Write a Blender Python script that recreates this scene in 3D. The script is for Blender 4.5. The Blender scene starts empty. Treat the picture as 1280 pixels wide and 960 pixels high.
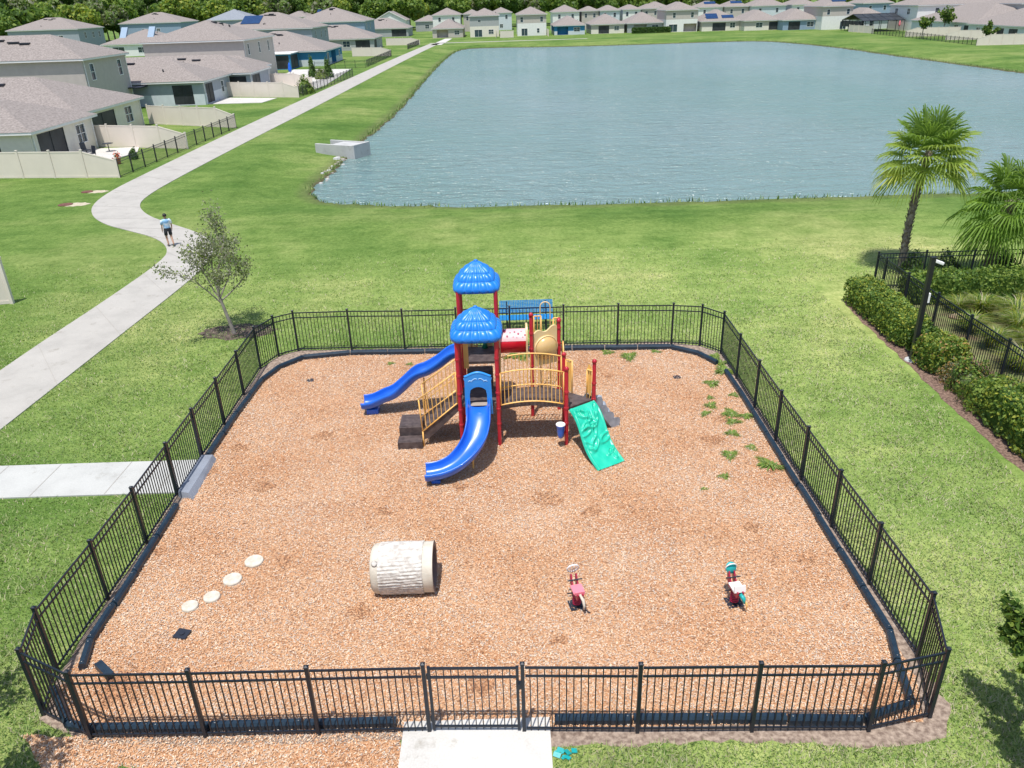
import bpy, math, random
import numpy as np
from mathutils import Vector, Matrix
R=math.radians; PI=math.pi
random.seed(7); rng=np.random.default_rng(7)
S=bpy.context.scene
C=S.collection
# ------------------------------------------------------------------ camera
H=10.4; FPX=985.0; PITCH=R(26); ROLL=R(-1.82)
fw=Vector((0,math.cos(PITCH),-math.sin(PITCH))); rt0=Vector((1,0,0)); up0=rt0.cross(fw)
rt=rt0*math.cos(ROLL)+up0*math.sin(ROLL); up=up0*math.cos(ROLL)-rt0*math.sin(ROLL)
cam=bpy.data.cameras.new('camera'); camo=bpy.data.objects.new('camera',cam); C.objects.link(camo)
camo.matrix_world=Matrix(((rt.x,up.x,-fw.x,0),(rt.y,up.y,-fw.y,0),(rt.z,up.z,-fw.z,H),(0,0,0,1)))
cam.sensor_fit='HORIZONTAL'; cam.sensor_width=36; cam.lens=36*FPX/1280; cam.clip_start=0.1; cam.clip_end=6000
S.camera=camo
def gp(px,py,z=0.0):
    d=fw+rt*((px-640)/FPX)-up*((py-480)/FPX)
    t=(H-z)/-d.z
    return (d.x*t,d.y*t)
# ------------------------------------------------------------------ light
W=bpy.data.worlds.new('World'); S.world=W; W.use_nodes=True
nt=W.node_tree; bg=nt.nodes['Background']; sky=nt.nodes.new('ShaderNodeTexSky')
sky.sky_type='NISHITA'; sky.sun_disc=False; sky.sun_elevation=R(73); sky.sun_rotation=R(200)
sky.air_density=1.0; sky.dust_density=1.2; sky.ozone_density=1.0
nt.links.new(sky.outputs[0],bg.inputs[0]); bg.inputs[1].default_value=0.13
sl=bpy.data.lights.new('sun','SUN'); sl.energy=4.3; sl.angle=R(0.5); sl.color=(1,.965,.91)
so=bpy.data.objects.new('sun',sl); C.objects.link(so); so.location=(-20,-40,80)
sd=Vector((-0.10,-0.285,1)).normalized(); so.rotation_euler=sd.to_track_quat('Z','Y').to_euler()
S.view_settings.view_transform='Standard'; S.view_settings.look='None'; S.view_settings.exposure=0.33; S.view_settings.gamma=1
S.view_settings.use_curve_mapping=False
S.render.engine='CYCLES'
# ------------------------------------------------------------------ materials
def N(t,k,**kw):
    n=t.nodes.new(k)
    for a,b in kw.items(): setattr(n,a,b)
    return n
def mat(name,col,rough=.7,var=0.0,vscale=3.0,col2=None,bump=0.0,bscale=30.0,metal=0,spec=.5,coat=0,detail=6,lo=.35,hi=.65,space='Object'):
    m=bpy.data.materials.new(name); m.use_nodes=True; t=m.node_tree; p=t.nodes['Principled BSDF']
    p.inputs['Roughness'].default_value=rough; p.inputs['Metallic'].default_value=metal
    p.inputs['Specular IOR Level'].default_value=spec; p.inputs['Coat Weight'].default_value=coat
    p.inputs['Base Color'].default_value=(*col,1)
    tc=N(t,'ShaderNodeTexCoord')
    if var or col2:
        nz=N(t,'ShaderNodeTexNoise'); nz.inputs['Scale'].default_value=vscale; nz.inputs['Detail'].default_value=detail
        t.links.new(tc.outputs[space],nz.inputs['Vector'])
        r=N(t,'ShaderNodeValToRGB'); r.color_ramp.elements[0].position=lo; r.color_ramp.elements[1].position=hi
        c2=col2 or tuple(min(1,c*(1+var)) for c in col); c1=col if col2 else tuple(c*(1-var) for c in col)
        r.color_ramp.elements[0].color=(*c1,1); r.color_ramp.elements[1].color=(*c2,1)
        t.links.new(nz.outputs[0],r.inputs[0]); t.links.new(r.outputs[0],p.inputs['Base Color'])
    if bump:
        nb=N(t,'ShaderNodeTexNoise'); nb.inputs['Scale'].default_value=bscale; nb.inputs['Detail'].default_value=5
        t.links.new(tc.outputs[space],nb.inputs['Vector'])
        b=N(t,'ShaderNodeBump'); b.inputs['Strength'].default_value=bump; b.inputs['Distance'].default_value=.02
        t.links.new(nb.outputs[0],b.inputs['Height']); t.links.new(b.outputs[0],p.inputs['Normal'])
    return m
def ramp_mix(t,vec,scale,stops,detail=8,rough=.6,stretch=None):
    nz=N(t,'ShaderNodeTexNoise'); nz.inputs['Scale'].default_value=scale; nz.inputs['Detail'].default_value=detail; nz.inputs['Roughness'].default_value=rough
    if stretch:
        mp=N(t,'ShaderNodeMapping'); mp.inputs['Scale'].default_value=stretch; t.links.new(vec,mp.inputs[0]); vec=mp.outputs[0]
    t.links.new(vec,nz.inputs['Vector'])
    r=N(t,'ShaderNodeValToRGB'); e=r.color_ramp.elements
    e[0].position,e[0].color=stops[0][0],(*stops[0][1],1); e[1].position,e[1].color=stops[-1][0],(*stops[-1][1],1)
    for s in stops[1:-1]:
        x=e.new(s[0]); x.color=(*s[1],1)
    t.links.new(nz.outputs[0],r.inputs[0]); return r.outputs[0]
def mixc(t,a,b,fac,mode='MIX'):
    m=N(t,'ShaderNodeMix',data_type='RGBA',blend_type=mode)
    if hasattr(fac,'links') or not isinstance(fac,(int,float)): t.links.new(fac,m.inputs[0])
    else: m.inputs[0].default_value=fac
    t.links.new(a,m.inputs[6]); 
    if isinstance(b,tuple): m.inputs[7].default_value=(*b,1)
    else: t.links.new(b,m.inputs[7])
    return m.outputs[2]
# lawn: several scales of patchiness; thin dry areas and darker lush ones
def lawn_mat():
    m=bpy.data.materials.new('lawn_grass'); m.use_nodes=True; t=m.node_tree; p=t.nodes['Principled BSDF']
    g=N(t,'ShaderNodeNewGeometry'); v=g.outputs['Position']
    big=ramp_mix(t,v,.09,[(.36,(.100,.180,.034)),(.5,(.166,.244,.058)),(.64,(.25,.298,.096))],6,.62)
    mid=ramp_mix(t,v,.75,[(.3,(.66,.74,.6)),(.5,(1,1,1)),(.7,(1.28,1.18,1.3))],8,.7)
    fine=ramp_mix(t,v,5.0,[(.3,(.55,.62,.45)),(.5,(1,1,1)),(.7,(1.45,1.32,1.5))],10,.78,(1,.75,1))
    vf=ramp_mix(t,v,42,[(.33,(.55,.58,.5)),(.67,(1.4,1.34,1.42))],4,.75)
    st=ramp_mix(t,v,.5,[(.35,(.86,.9,.84)),(.65,(1.12,1.08,1.14))],6,.6,(.22,2.0,1))
    c=mixc(t,big,mid,1,'MULTIPLY'); c=mixc(t,c,st,1,'MULTIPLY'); c=mixc(t,c,fine,1,'MULTIPLY'); c=mixc(t,c,vf,.8,'MULTIPLY')
    # dry right-hand lawn against the greener left one (a real change of turf): follows world X and Y
    sx=N(t,'ShaderNodeSeparateXYZ'); t.links.new(v,sx.inputs[0])
    nn=N(t,'ShaderNodeTexNoise'); nn.inputs['Scale'].default_value=.12; nn.inputs['Detail'].default_value=4; t.links.new(v,nn.inputs['Vector'])
    ad=N(t,'ShaderNodeMath',operation='MULTIPLY_ADD'); t.links.new(nn.outputs[0],ad.inputs[0]); ad.inputs[1].default_value=22; t.links.new(sx.outputs[0],ad.inputs[2])
    mr=N(t,'ShaderNodeMapRange'); mr.inputs[1].default_value=-12; mr.inputs[2].default_value=16; t.links.new(ad.outputs[0],mr.inputs[0])
    my=N(t,'ShaderNodeMapRange'); my.inputs[1].default_value=42; my.inputs[2].default_value=30; t.links.new(sx.outputs[1],my.inputs[0])
    mm=N(t,'ShaderNodeMath',operation='MULTIPLY'); t.links.new(mr.outputs[0],mm.inputs[0]); t.links.new(my.outputs[0],mm.inputs[1])
    dry=N(t,'ShaderNodeMix',data_type='RGBA',blend_type='MULTIPLY'); dry.inputs[0].default_value=1
    k=N(t,'ShaderNodeMix',data_type='RGBA'); t.links.new(mm.outputs[0],k.inputs[0]); k.inputs[6].default_value=(.70,.78,.68,1); k.inputs[7].default_value=(1.44,1.30,1.50,1)
    t.links.new(c,dry.inputs[6]); t.links.new(k.outputs[2],dry.inputs[7])
    # bare sandy soil at the waterline
    sand=N(t,'ShaderNodeMapRange'); sand.inputs[1].default_value=-.42; sand.inputs[2].default_value=-.55; t.links.new(sx.outputs[2],sand.inputs[0])
    c=mixc(t,dry.outputs[2],(.10,.085,.05),sand.outputs[0])
    t.links.new(c,p.inputs['Base Color']); p.inputs['Roughness'].default_value=.9; p.inputs['Specular IOR Level'].default_value=.15
    nb=N(t,'ShaderNodeTexNoise'); nb.inputs['Scale'].default_value=16; nb.inputs['Detail'].default_value=8; nb.inputs['Roughness'].default_value=.8; t.links.new(v,nb.inputs['Vector'])
    b=N(t,'ShaderNodeBump'); b.inputs['Strength'].default_value=.55; b.inputs['Distance'].default_value=.05
    t.links.new(nb.outputs[0],b.inputs['Height']); t.links.new(b.outputs[0],p.inputs['Normal']); return m
def mulch_mat():
    m=bpy.data.materials.new('wood_mulch'); m.use_nodes=True; t=m.node_tree; p=t.nodes['Principled BSDF']
    g=N(t,'ShaderNodeNewGeometry'); v=g.outputs['Position']
    a=ramp_mix(t,v,24,[(.3,(.24,.11,.05)),(.45,(.44,.235,.12)),(.6,(.56,.36,.215)),(.75,(.66,.51,.37))],4,.75)
    b=ramp_mix(t,v,.55,[(.35,(.88,.80,.74)),(.55,(1,1,1)),(.72,(1.08,1.12,1.22))],6,.6)
    d=ramp_mix(t,v,.95,[(.28,(.42,.25,.15)),(.36,(1,1,1))],9,.72)
    c=mixc(t,a,b,1,'MULTIPLY'); c=mixc(t,c,d,1,'MULTIPLY')
    t.links.new(c,p.inputs['Base Color']); p.inputs['Roughness'].default_value=.85
    nb=N(t,'ShaderNodeTexNoise'); nb.inputs['Scale'].default_value=28; nb.inputs['Detail'].default_value=6; t.links.new(v,nb.inputs['Vector'])
    bb=N(t,'ShaderNodeBump'); bb.inputs['Strength'].default_value=.8; bb.inputs['Distance'].default_value=.04
    t.links.new(nb.outputs[0],bb.inputs['Height']); t.links.new(bb.outputs[0],p.inputs['Normal']); return m
def concrete_mat(name,col,joint=None):
    m=bpy.data.materials.new(name); m.use_nodes=True; t=m.node_tree; p=t.nodes['Principled BSDF']
    g=N(t,'ShaderNodeNewGeometry'); v=g.outputs['Position']
    a=ramp_mix(t,v,.8,[(.3,tuple(c*.86 for c in col)),(.5,col),(.7,tuple(min(.85,c*1.08) for c in col))],8,.65)
    b=ramp_mix(t,v,30,[(.3,(.88,.88,.88)),(.65,(1.05,1.05,1.05))],4,.7)
    c=mixc(t,a,b,1,'MULTIPLY')
    st=ramp_mix(t,v,1.7,[(.30,(.72,.70,.66)),(.42,(1,1,1))],9,.7); c=mixc(t,c,st,1,'MULTIPLY')
    t.links.new(c,p.inputs['Base Color']); p.inputs['Roughness'].default_value=.85; return m
def water_mat():
    m=bpy.data.materials.new('pond_water'); m.use_nodes=True; t=m.node_tree; p=t.nodes['Principled BSDF']
    g=N(t,'ShaderNodeNewGeometry'); v=g.outputs['Position']
    c=ramp_mix(t,v,.03,[(.35,(.125,.215,.200)),(.65,(.175,.25,.255))],4,.5,(1,.5,1))
    t.links.new(c,p.inputs['Base Color']); p.inputs['Roughness'].default_value=.20; p.inputs['IOR'].default_value=1.45
    mp=N(t,'ShaderNodeMapping'); mp.inputs['Scale'].default_value=(.75,1.5,1); t.links.new(v,mp.inputs[0])
    n1=N(t,'ShaderNodeTexNoise'); n1.inputs['Scale'].default_value=1.15; n1.inputs['Detail'].default_value=3; n1.inputs['Roughness'].default_value=.55; n1.inputs['Distortion'].default_value=.5
    t.links.new(mp.outputs[0],n1.inputs['Vector'])
    # gusts: the ripples are stronger in some places
    n2=N(t,'ShaderNodeTexNoise'); n2.inputs['Scale'].default_value=.05; n2.inputs['Detail'].default_value=3; t.links.new(mp.outputs[0],n2.inputs['Vector'])
    mr=N(t,'ShaderNodeMapRange'); mr.inputs[1].default_value=.35; mr.inputs[2].default_value=.65; mr.inputs[3].default_value=.55; mr.inputs[4].default_value=1.0; t.links.new(n2.outputs[0],mr.inputs[0])
    b=N(t,'ShaderNodeBump'); b.inputs['Distance'].default_value=.55; t.links.new(mr.outputs[0],b.inputs['Strength'])
    mp2=N(t,'ShaderNodeMapping'); mp2.inputs['Scale'].default_value=(.28,.62,1); mp2.inputs['Rotation'].default_value=(0,0,.12); t.links.new(v,mp2.inputs[0])
    n3=N(t,'ShaderNodeTexNoise'); n3.inputs['Scale'].default_value=1.0; n3.inputs['Detail'].default_value=4; n3.inputs['Roughness'].default_value=.6; n3.inputs['Distortion'].default_value=.8; t.links.new(mp2.outputs[0],n3.inputs['Vector'])
    b2=N(t,'ShaderNodeBump'); b2.inputs['Distance'].default_value=1.0; b2.inputs['Strength'].default_value=.75; t.links.new(n3.outputs[0],b2.inputs['Height']); t.links.new(b2.outputs[0],b.inputs['Normal'])
    t.links.new(n1.outputs[0],b.inputs['Height']); t.links.new(b.outputs[0],p.inputs['Normal']); return m
M={}
M['lawn']=lawn_mat(); M['mulch']=mulch_mat(); M['water']=water_mat()
M['path']=concrete_mat('path_concrete',(.385,.365,.33)); M['slab']=concrete_mat('slab_concrete',(.44,.44,.415)); M['pad']=concrete_mat('pad_concrete',(.52,.50,.465))
M['outlet']=concrete_mat('outlet_concrete',(.44,.44,.43))
M['joint']=mat('joint_line',(.33,.31,.28),.9)
M['soil']=mat('bed_mulch',(.08,.045,.032),.95,col2=(.24,.155,.115),vscale=14,bump=.8,bscale=25,detail=8,space='Object')
M['soil2']=mat('dry_mulch',(.15,.105,.08),.95,col2=(.36,.28,.22),vscale=12,bump=.8,bscale=25,detail=8)
M['black']=mat('black_powder_coat',(.008,.013,.022),.42,spec=.5)
M['border']=mat('border_plastic',(.008,.02,.036),.42,col2=(.014,.032,.052),vscale=6,bump=.1,bscale=60)
M['red']=mat('red_post_paint',(.40,.008,.028),.38,col2=(.46,.018,.03),vscale=2,coat=.15)
M['yellow']=mat('yellow_rail_coating',(.80,.43,.10),.42,col2=(.86,.52,.17),vscale=3)
M['cream']=mat('cream_plastic',(.72,.52,.25),.4,col2=(.76,.58,.32),vscale=2)
M['bubble']=mat('amber_bubble_plastic',(.56,.35,.13),.22,col2=(.62,.42,.18),vscale=3,coat=.4)
M['blue']=mat('blue_slide_plastic',(.006,.105,.56),.3,col2=(.015,.135,.62),vscale=1.4,coat=.3)
M['bluel']=mat('light_blue_plastic',(.015,.235,.66),.34,col2=(.03,.27,.70),vscale=2.5,coat=.2)
M['roofb']=mat('blue_roof_plastic',(.006,.165,.60),.36,col2=(.015,.20,.66),vscale=3,coat=.2)
M['green']=mat('green_climber_plastic',(.006,.42,.27),.36,col2=(.02,.50,.34),vscale=3,coat=.2)
M['dgreen']=mat('dark_green_plastic',(.005,.16,.09),.4,var=.1)
M['deck']=mat('deck_coating',(.05,.035,.035),.6,col2=(.10,.075,.07),vscale=8,bump=.2,bscale=80)
M['grey']=mat('grey_climber_plastic',(.24,.27,.31),.5,col2=(.34,.37,.42),vscale=5)
M['redp']=mat('red_tunnel_plastic',(.62,.005,.025),.32,var=.06,coat=.3)
M['pinkw']=mat('faded_pink_plastic',(.72,.44,.46),.5,var=.06)
M['maroon']=mat('maroon_mark',(.25,.005,.06),.5)
M['bark']=mat('log_bark',(.42,.38,.34),.9,col2=(.64,.61,.56),vscale=9,bump=1,bscale=22,detail=9)
M['logend']=mat('log_end_wood',(.50,.45,.37),.8,col2=(.62,.57,.48),vscale=4,bump=.2)
M['stone']=mat('pale_stepping_stone',(.46,.42,.34),.85,col2=(.58,.54,.46),vscale=10,bump=.3)
M['white']=mat('white_paint',(.78,.78,.76),.45,var=.03)
M['whitep']=mat('white_plastic',(.80,.79,.78),.4,var=.03)
M['pink']=mat('pink_plastic',(.80,.22,.28),.4,var=.06)
M['teal']=mat('teal_plastic',(.01,.33,.33),.4,var=.1)
M['rust']=mat('iron_cover',(.13,.05,.035),.8,var=.3,vscale=8)
M['sand']=mat('bare_sand',(.44,.38,.28),.95,var=.2,vscale=6)
M['vinyl']=mat('tan_vinyl',(.70,.62,.54),.5,var=.03,vscale=1)
M['roof']=mat('shingle_pinkgrey',(.165,.140,.127),.9,col2=(.31,.272,.25),vscale=6,detail=10,lo=.3,hi=.7,bump=.5,bscale=14)
M['roofgrey']=mat('shingle_blue_grey',(.16,.18,.21),.9,col2=(.27,.29,.32),vscale=6,detail=10,bump=.4,bscale=14)
M['fascia']=mat('white_fascia',(.76,.75,.73),.5,var=.03)
M['glass']=mat('window_glass',(.03,.055,.075),.08,spec=.8)
M['screen']=mat('porch_screen_mesh',(.014,.016,.02),.6,col2=(.035,.04,.045),vscale=.8)
M['vent']=mat('roof_vent_metal',(.02,.024,.035),.4)
M['solar']=mat('solar_panel',(.01,.03,.09),.15,col2=(.015,.05,.14),vscale=2)
WALL={k:mat('stucco_'+k,v,.85,var=.04,vscale=2) for k,v in dict(beige=(.52,.47,.38),greybeige=(.48,.43,.39),grey=(.36,.37,.37),bluegrey=(.31,.34,.38),cream=(.70,.65,.56),white=(.74,.73,.70),blue=(.035,.20,.38),skyblue=(.25,.33,.43),tan=(.55,.48,.40),lightblue=(.56,.60,.63)).items()}
M['trunk']=mat('grey_bark',(.20,.17,.15),.9,var=.3,vscale=10,bump=.6)
M['twig']=mat('pale_twig',(.26,.23,.20),.9,var=.2)
M['palmbark']=mat('palm_boots',(.11,.08,.06),.95,col2=(.32,.27,.22),vscale=7,bump=1,bscale=12)
def leafm(name,c,tr=.35):
    m=mat(name,c,.55,var=.18,vscale=1.2,spec=.3); t=m.node_tree; p=t.nodes['Principled BSDF']
    o=[n for n in t.nodes if n.type=='OUTPUT_MATERIAL'][0]
    d=N(t,'ShaderNodeBsdfTranslucent'); d.inputs[0].default_value=(c[0]*1.25,c[1]*1.25,c[2]*.8,1)
    mx=N(t,'ShaderNodeMixShader'); mx.inputs[0].default_value=tr
    t.links.new(p.outputs[0],mx.inputs[1]); t.links.new(d.outputs[0],mx.inputs[2]); t.links.new(mx.outputs[0],o.inputs[0]); return m
L_dark=leafm('leaf_dark',(.048,.10,.022)); L_mid=leafm('leaf_mid',(.10,.18,.034)); L_light=leafm('leaf_light',(.22,.30,.055))
L_gold=leafm('leaf_gold',(.34,.36,.05)); L_grey=leafm('leaf_greygreen',(.17,.20,.10)); L_grey2=leafm('leaf_palegrey',(.27,.28,.19)); L_brown=leafm('leaf_brown',(.42,.26,.10)); L_olive=leafm('leaf_olive',(.11,.14,.05))
G1=leafm('blade_green',(.135,.232,.05),.3); G2=leafm('blade_light',(.295,.36,.135),.3); G3=leafm('blade_straw',(.46,.42,.28),.3); G4=leafm('blade_dark',(.07,.14,.025),.3)
# ------------------------------------------------------------------ tagging and builders
def tag(o,label=None,cat=None,group=None,kind=None):
    if label: o['label']=label
    if cat: o['category']=cat
    if group: o['group']=group
    if kind: o['kind']=kind
    return o
def empty(name,loc,label,cat,group=None):
    o=bpy.data.objects.new(name,None); C.objects.link(o); o.location=loc; o.empty_display_size=.2
    return tag(o,label,cat,group)
def wloc(o):
    v=Vector((0,0,0))
    while o: v+=Vector(o.location); o=o.parent
    return v
def kids(o): return [c for c in bpy.data.objects if c.parent==o]
def copy_tree(o,parent=None):
    c=o.copy(); C.objects.link(c); c.parent=parent
    for ch in kids(o): copy_tree(ch,c)
    return c
def rot(ax,a): return Matrix.Rotation(a,3,ax)
class MB:
    def __init__(s): s.v=[]; s.f=[]; s.mi=[]; s.m=0
    def add(s,vs,fs):
        o=len(s.v); s.v+= [tuple(v) for v in vs]; s.f+=[tuple(i+o for i in f) for f in fs]; s.mi+=[s.m]*len(fs); return s
    def box(s,x0,y0,z0,x1,y1,z1):
        vs=[(x,y,z) for z in (z0,z1) for y in (y0,y1) for x in (x0,x1)]
        return s.add(vs,[(0,2,3,1),(4,5,7,6),(0,1,5,4),(1,3,7,5),(3,2,6,7),(2,0,4,6)])
    def obox(s,c,size,m=None):   # oriented box
        m=m or Matrix.Identity(3); hx,hy,hz=[a/2 for a in size]; c=Vector(c)
        vs=[c+m@Vector((x,y,z)) for z in (-hz,hz) for y in (-hy,hy) for x in (-hx,hx)]
        return s.add(vs,[(0,2,3,1),(4,5,7,6),(0,1,5,4),(1,3,7,5),(3,2,6,7),(2,0,4,6)])
    def bar(s,a,b,w,h=None,upv=(0,0,1)):
        a=Vector(a); b=Vector(b); d=b-a; L=d.length
        if L<1e-6: return s
        d/=L; u=Vector(upv)
        if abs(d.dot(u))>.98: u=Vector((0,1,0))
        x=d.cross(u).normalized(); y=x.cross(d)
        h=h or w; m=Matrix((x,d,y)).transposed()
        return s.obox((a+b)/2,(w,L,h),m)
    def tube(s,pts,r,n=8,cap=True,closed=False):
        pts=[Vector(p) for p in pts]; k=len(pts)
        rr=r if isinstance(r,(list,tuple)) else [r]*k
        o=len(s.v); prev=None
        for i,p in enumerate(pts):
            if closed: t=pts[(i+1)%k]-pts[i-1]
            else: t=pts[min(i+1,k-1)]-pts[max(i-1,0)]
            t.normalize()
            if prev is None:
                a=Vector((0,0,1)) if abs(t.z)<.9 else Vector((1,0,0)); x=t.cross(a).normalized()
            else: x=(prev-t*prev.dot(t)).normalized()
            prev=x; y=t.cross(x)
            for j in range(n):
                q=2*PI*j/n; s.v.append(tuple(p+(x*math.cos(q)+y*math.sin(q))*rr[i]))
        for i in range(k if closed else k-1):
            for j in range(n):
                a=o+i*n+j; b=o+i*n+(j+1)%n; c=o+((i+1)%k)*n+(j+1)%n; d=o+((i+1)%k)*n+j
                s.f.append((a,b,c,d)); s.mi.append(s.m)
        if cap and not closed:
            s.f.append(tuple(o+j for j in range(n))[::-1]); s.mi.append(s.m)
            s.f.append(tuple(o+(k-1)*n+j for j in range(n))); s.mi.append(s.m)
        return s
    def lathe(s,c,prof,n=16,ax=None,cap=True):
        c=Vector(c); m=ax or Matrix.Identity(3); o=len(s.v)
        for (r,z) in prof:
            for j in range(n):
                q=2*PI*j/n; s.v.append(tuple(c+m@Vector((r*math.cos(q),r*math.sin(q),z))))
        for i in range(len(prof)-1):
            for j in range(n):
                s.f.append((o+i*n+j,o+i*n+(j+1)%n,o+(i+1)*n+(j+1)%n,o+(i+1)*n+j)); s.mi.append(s.m)
        if cap:
            s.f.append(tuple(o+j for j in range(n))[::-1]); s.mi.append(s.m)
            s.f.append(tuple(o+(len(prof)-1)*n+j for j in range(n))); s.mi.append(s.m)
        return s
    def prism(s,poly,thick,fr):   # poly 2D, frame fn (u,v,w)->xyz
        n=len(poly); vs=[fr(u,v,0) for u,v in poly]+[fr(u,v,thick) for u,v in poly]
        fs=[tuple(range(n))[::-1],tuple(range(n,2*n))]+[(i,(i+1)%n,n+(i+1)%n,n+i) for i in range(n)]
        return s.add(vs,fs)
    def grid(s,nu,nv,fn,flip=False):
        vs=[fn(i/nu,j/nv) for j in range(nv+1) for i in range(nu+1)]; w=nu+1
        fs=[(j*w+i,j*w+i+1,(j+1)*w+i+1,(j+1)*w+i) for j in range(nv) for i in range(nu)]
        if flip: fs=[f[::-1] for f in fs]
        return s.add(vs,fs)
    def build(s,name,mats,parent=None,smooth=False,label=None,bevel=0):
        me=bpy.data.meshes.new(name)
        off=wloc(parent) if parent else Vector((0,0,0))
        me.from_pydata([(v[0]-off.x,v[1]-off.y,v[2]-off.z) for v in s.v],[],s.f)
        if not isinstance(mats,(list,tuple)): mats=[mats]
        for m in mats: me.materials.append(m)
        if len(mats)>1: me.polygons.foreach_set('material_index',s.mi)
        me.validate(); 
        if smooth: me.polygons.foreach_set('use_smooth',[True]*len(me.polygons))
        if smooth=='auto':
            try: me.set_sharp_from_angle(angle=R(40))
            except Exception: pass
        me.update()
        o=bpy.data.objects.new(name,me); C.objects.link(o)
        if parent: o.parent=parent
        if label: o['label']=label
        if bevel:
            b=o.modifiers.new('b','BEVEL'); b.width=bevel; b.segments=2; b.limit_method='ANGLE'
        return o
def place(o,loc):
    """centre the origin of a one-mesh thing at loc"""
    me=o.data; L=Vector(loc)
    me.transform(Matrix.Translation(-L)); o.location=L; return o
def fastmesh(name,V,F,mi,mats,nside):
    me=bpy.data.meshes.new(name); nf=len(F)
    me.vertices.add(len(V)); me.vertices.foreach_set('co',V.astype(np.float32).ravel())
    me.loops.add(nf*nside); me.loops.foreach_set('vertex_index',F.astype(np.int32).ravel())
    me.polygons.add(nf); me.polygons.foreach_set('loop_start',np.arange(nf,dtype=np.int32)*nside)
    for m in mats: me.materials.append(m)
    me.polygons.foreach_set('material_index',mi.astype(np.int32)); me.update(calc_edges=True)
    return me
def objm(name,me,parent=None):
    o=bpy.data.objects.new(name,me); C.objects.link(o)
    if parent: o.parent=parent
    return o
def leaves_mesh(name,P,size,mats,probs,nrm=None,aspect=1.6,seed=0,flat=.0):
    r=np.random.default_rng(seed); n=len(P)
    a=r.normal(size=(n,3)); 
    if nrm is not None: a=a*.8+nrm*1.0
    a[:,2]+=flat
    a/=np.linalg.norm(a,axis=1,keepdims=True)+1e-9
    b=np.cross(a,r.normal(size=(n,3))); b/=np.linalg.norm(b,axis=1,keepdims=True)+1e-9; c=np.cross(a,b)
    s=(size*r.uniform(.6,1.3,n))[:,None]
    V=np.stack([P-b*s*.5*aspect,P-c*s*.5+a*s*.1,P+b*s*.5*aspect,P+c*s*.5+a*s*.1],1).reshape(-1,3)
    F=np.arange(n*4).reshape(n,4); mi=r.choice(len(mats),n,p=probs)
    return fastmesh(name,V,F,mi,mats,4)

# ================================================================== GROUND
lake=[(x*1.0577,y*1.0577) for x,y in [(-11.3,47.2),(-11.95,49.2),(-12.0,52),(-11.9,56.3),(-11.7,62),(-11.85,67.6),(-11.6,74),(-11.0,88),(-11.2,108),(-11.5,148),(-11.0,181),(-9.9,203),(-5.2,208.6),(13.8,201.5),(32.5,200.4),(48,201.5),(61,200),(64.4,184),(66.3,167),(66,147),(66.3,131),(66.6,118),(66.8,107),(67,85),(65,62),(58,48),(45,44.2),(34,43.7),(28.7,43.5),(25,43.4),(20.7,43.45),(16.3,43.5),(9.6,43.45),(3,43.6),(-3.3,44.1),(-8.4,45.2),(-10.2,46.1)]]
LP=np.array(lake)
def smooth_poly(P,it=2):
    for _ in range(it):
        Q=[]; n=len(P)
        for i in range(n):
            a=P[i]; b=P[(i+1)%n]; Q+=[a*.75+b*.25,a*.25+b*.75]
        P=np.array(Q)
    return P
LS=smooth_poly(LP,2)
def sdist(X,Y,poly):
    x=X.ravel(); y=Y.ravel(); best=np.full(x.shape,1e9); ins=np.zeros(x.shape,bool); n=len(poly)
    for i in range(n):
        ax,ay=poly[i]; bx,by=poly[(i+1)%n]; dx,dy=bx-ax,by-ay
        t=np.clip(((x-ax)*dx+(y-ay)*dy)/(dx*dx+dy*dy+1e-12),0,1)
        best=np.minimum(best,(x-ax-t*dx)**2+(y-ay-t*dy)**2)
        c=((ay>y)!=(by>y))&(x<(bx-ax)*(y-ay)/(by-ay+1e-12)+ax); ins^=c
    d=np.sqrt(best); d[ins]*=-1; return d.reshape(X.shape)
def wob(X,Y): return .16*np.sin(X*1.7+Y*.6)+.13*np.sin(Y*2.1-X*.8)+.1*np.sin(X*4.1+1)+.1*np.sin(Y*3.7+2)
def terrain(X,Y):
    d=sdist(X,Y,LS)+wob(X,Y)*.6
    t=np.clip(d/6.5,0,1); z=-.48+.48*(t*t*(3-2*t))
    z=np.where(d<0.12,np.maximum(-1.6,-.48+(d-.12)*1.1),z)
    return z
WZ=-.60
xs=np.concatenate([np.arange(-1500,-300,200),np.arange(-300,-24,12),np.arange(-24,-9,.35),np.arange(-9,66,.9),np.arange(66,78,.5),np.arange(78,300,12),np.arange(300,1600,200)])
ys=np.concatenate([np.arange(-30,38,4.),np.arange(38,52,.3),np.arange(52,204,.9),np.arange(204,226,.5),np.arange(226,500,15),np.arange(500,4200,300)])
X,Y=np.meshgrid(xs,ys); Z=terrain(X,Y)
V=np.stack([X,Y,Z],-1).reshape(-1,3); w=len(xs); h=len(ys)
I,J=np.meshgrid(np.arange(w-1),np.arange(h-1)); a=(J*w+I).ravel()
F=np.stack([a,a+1,a+w+1,a+w],1)
me=fastmesh('lawn',V,F,np.zeros(len(F)),[M['lawn']],4); me.polygons.foreach_set('use_smooth',[True]*len(F))
tag(objm('lawn',me),kind='structure')
b=MB(); b.add([(-30,34,WZ),(90,34,WZ),(90,226,WZ),(-30,226,WZ)],[(0,1,2,3)]); tag(b.build('lake_water',M['water']),kind='structure')
def jag(P,seed=0,amp=.09,step=.25):
    r=random.Random(seed); out=[]
    for i in range(len(P)):
        a=Vector(P[i]); b=Vector(P[(i+1)%len(P)]); L=(b-a).length; n=max(1,int(L/step))
        for k in range(n):
            p=a+(b-a)*(k/n); out.append((p.x+r.uniform(-amp,amp),p.y+r.uniform(-amp,amp)))
    return out
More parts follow.
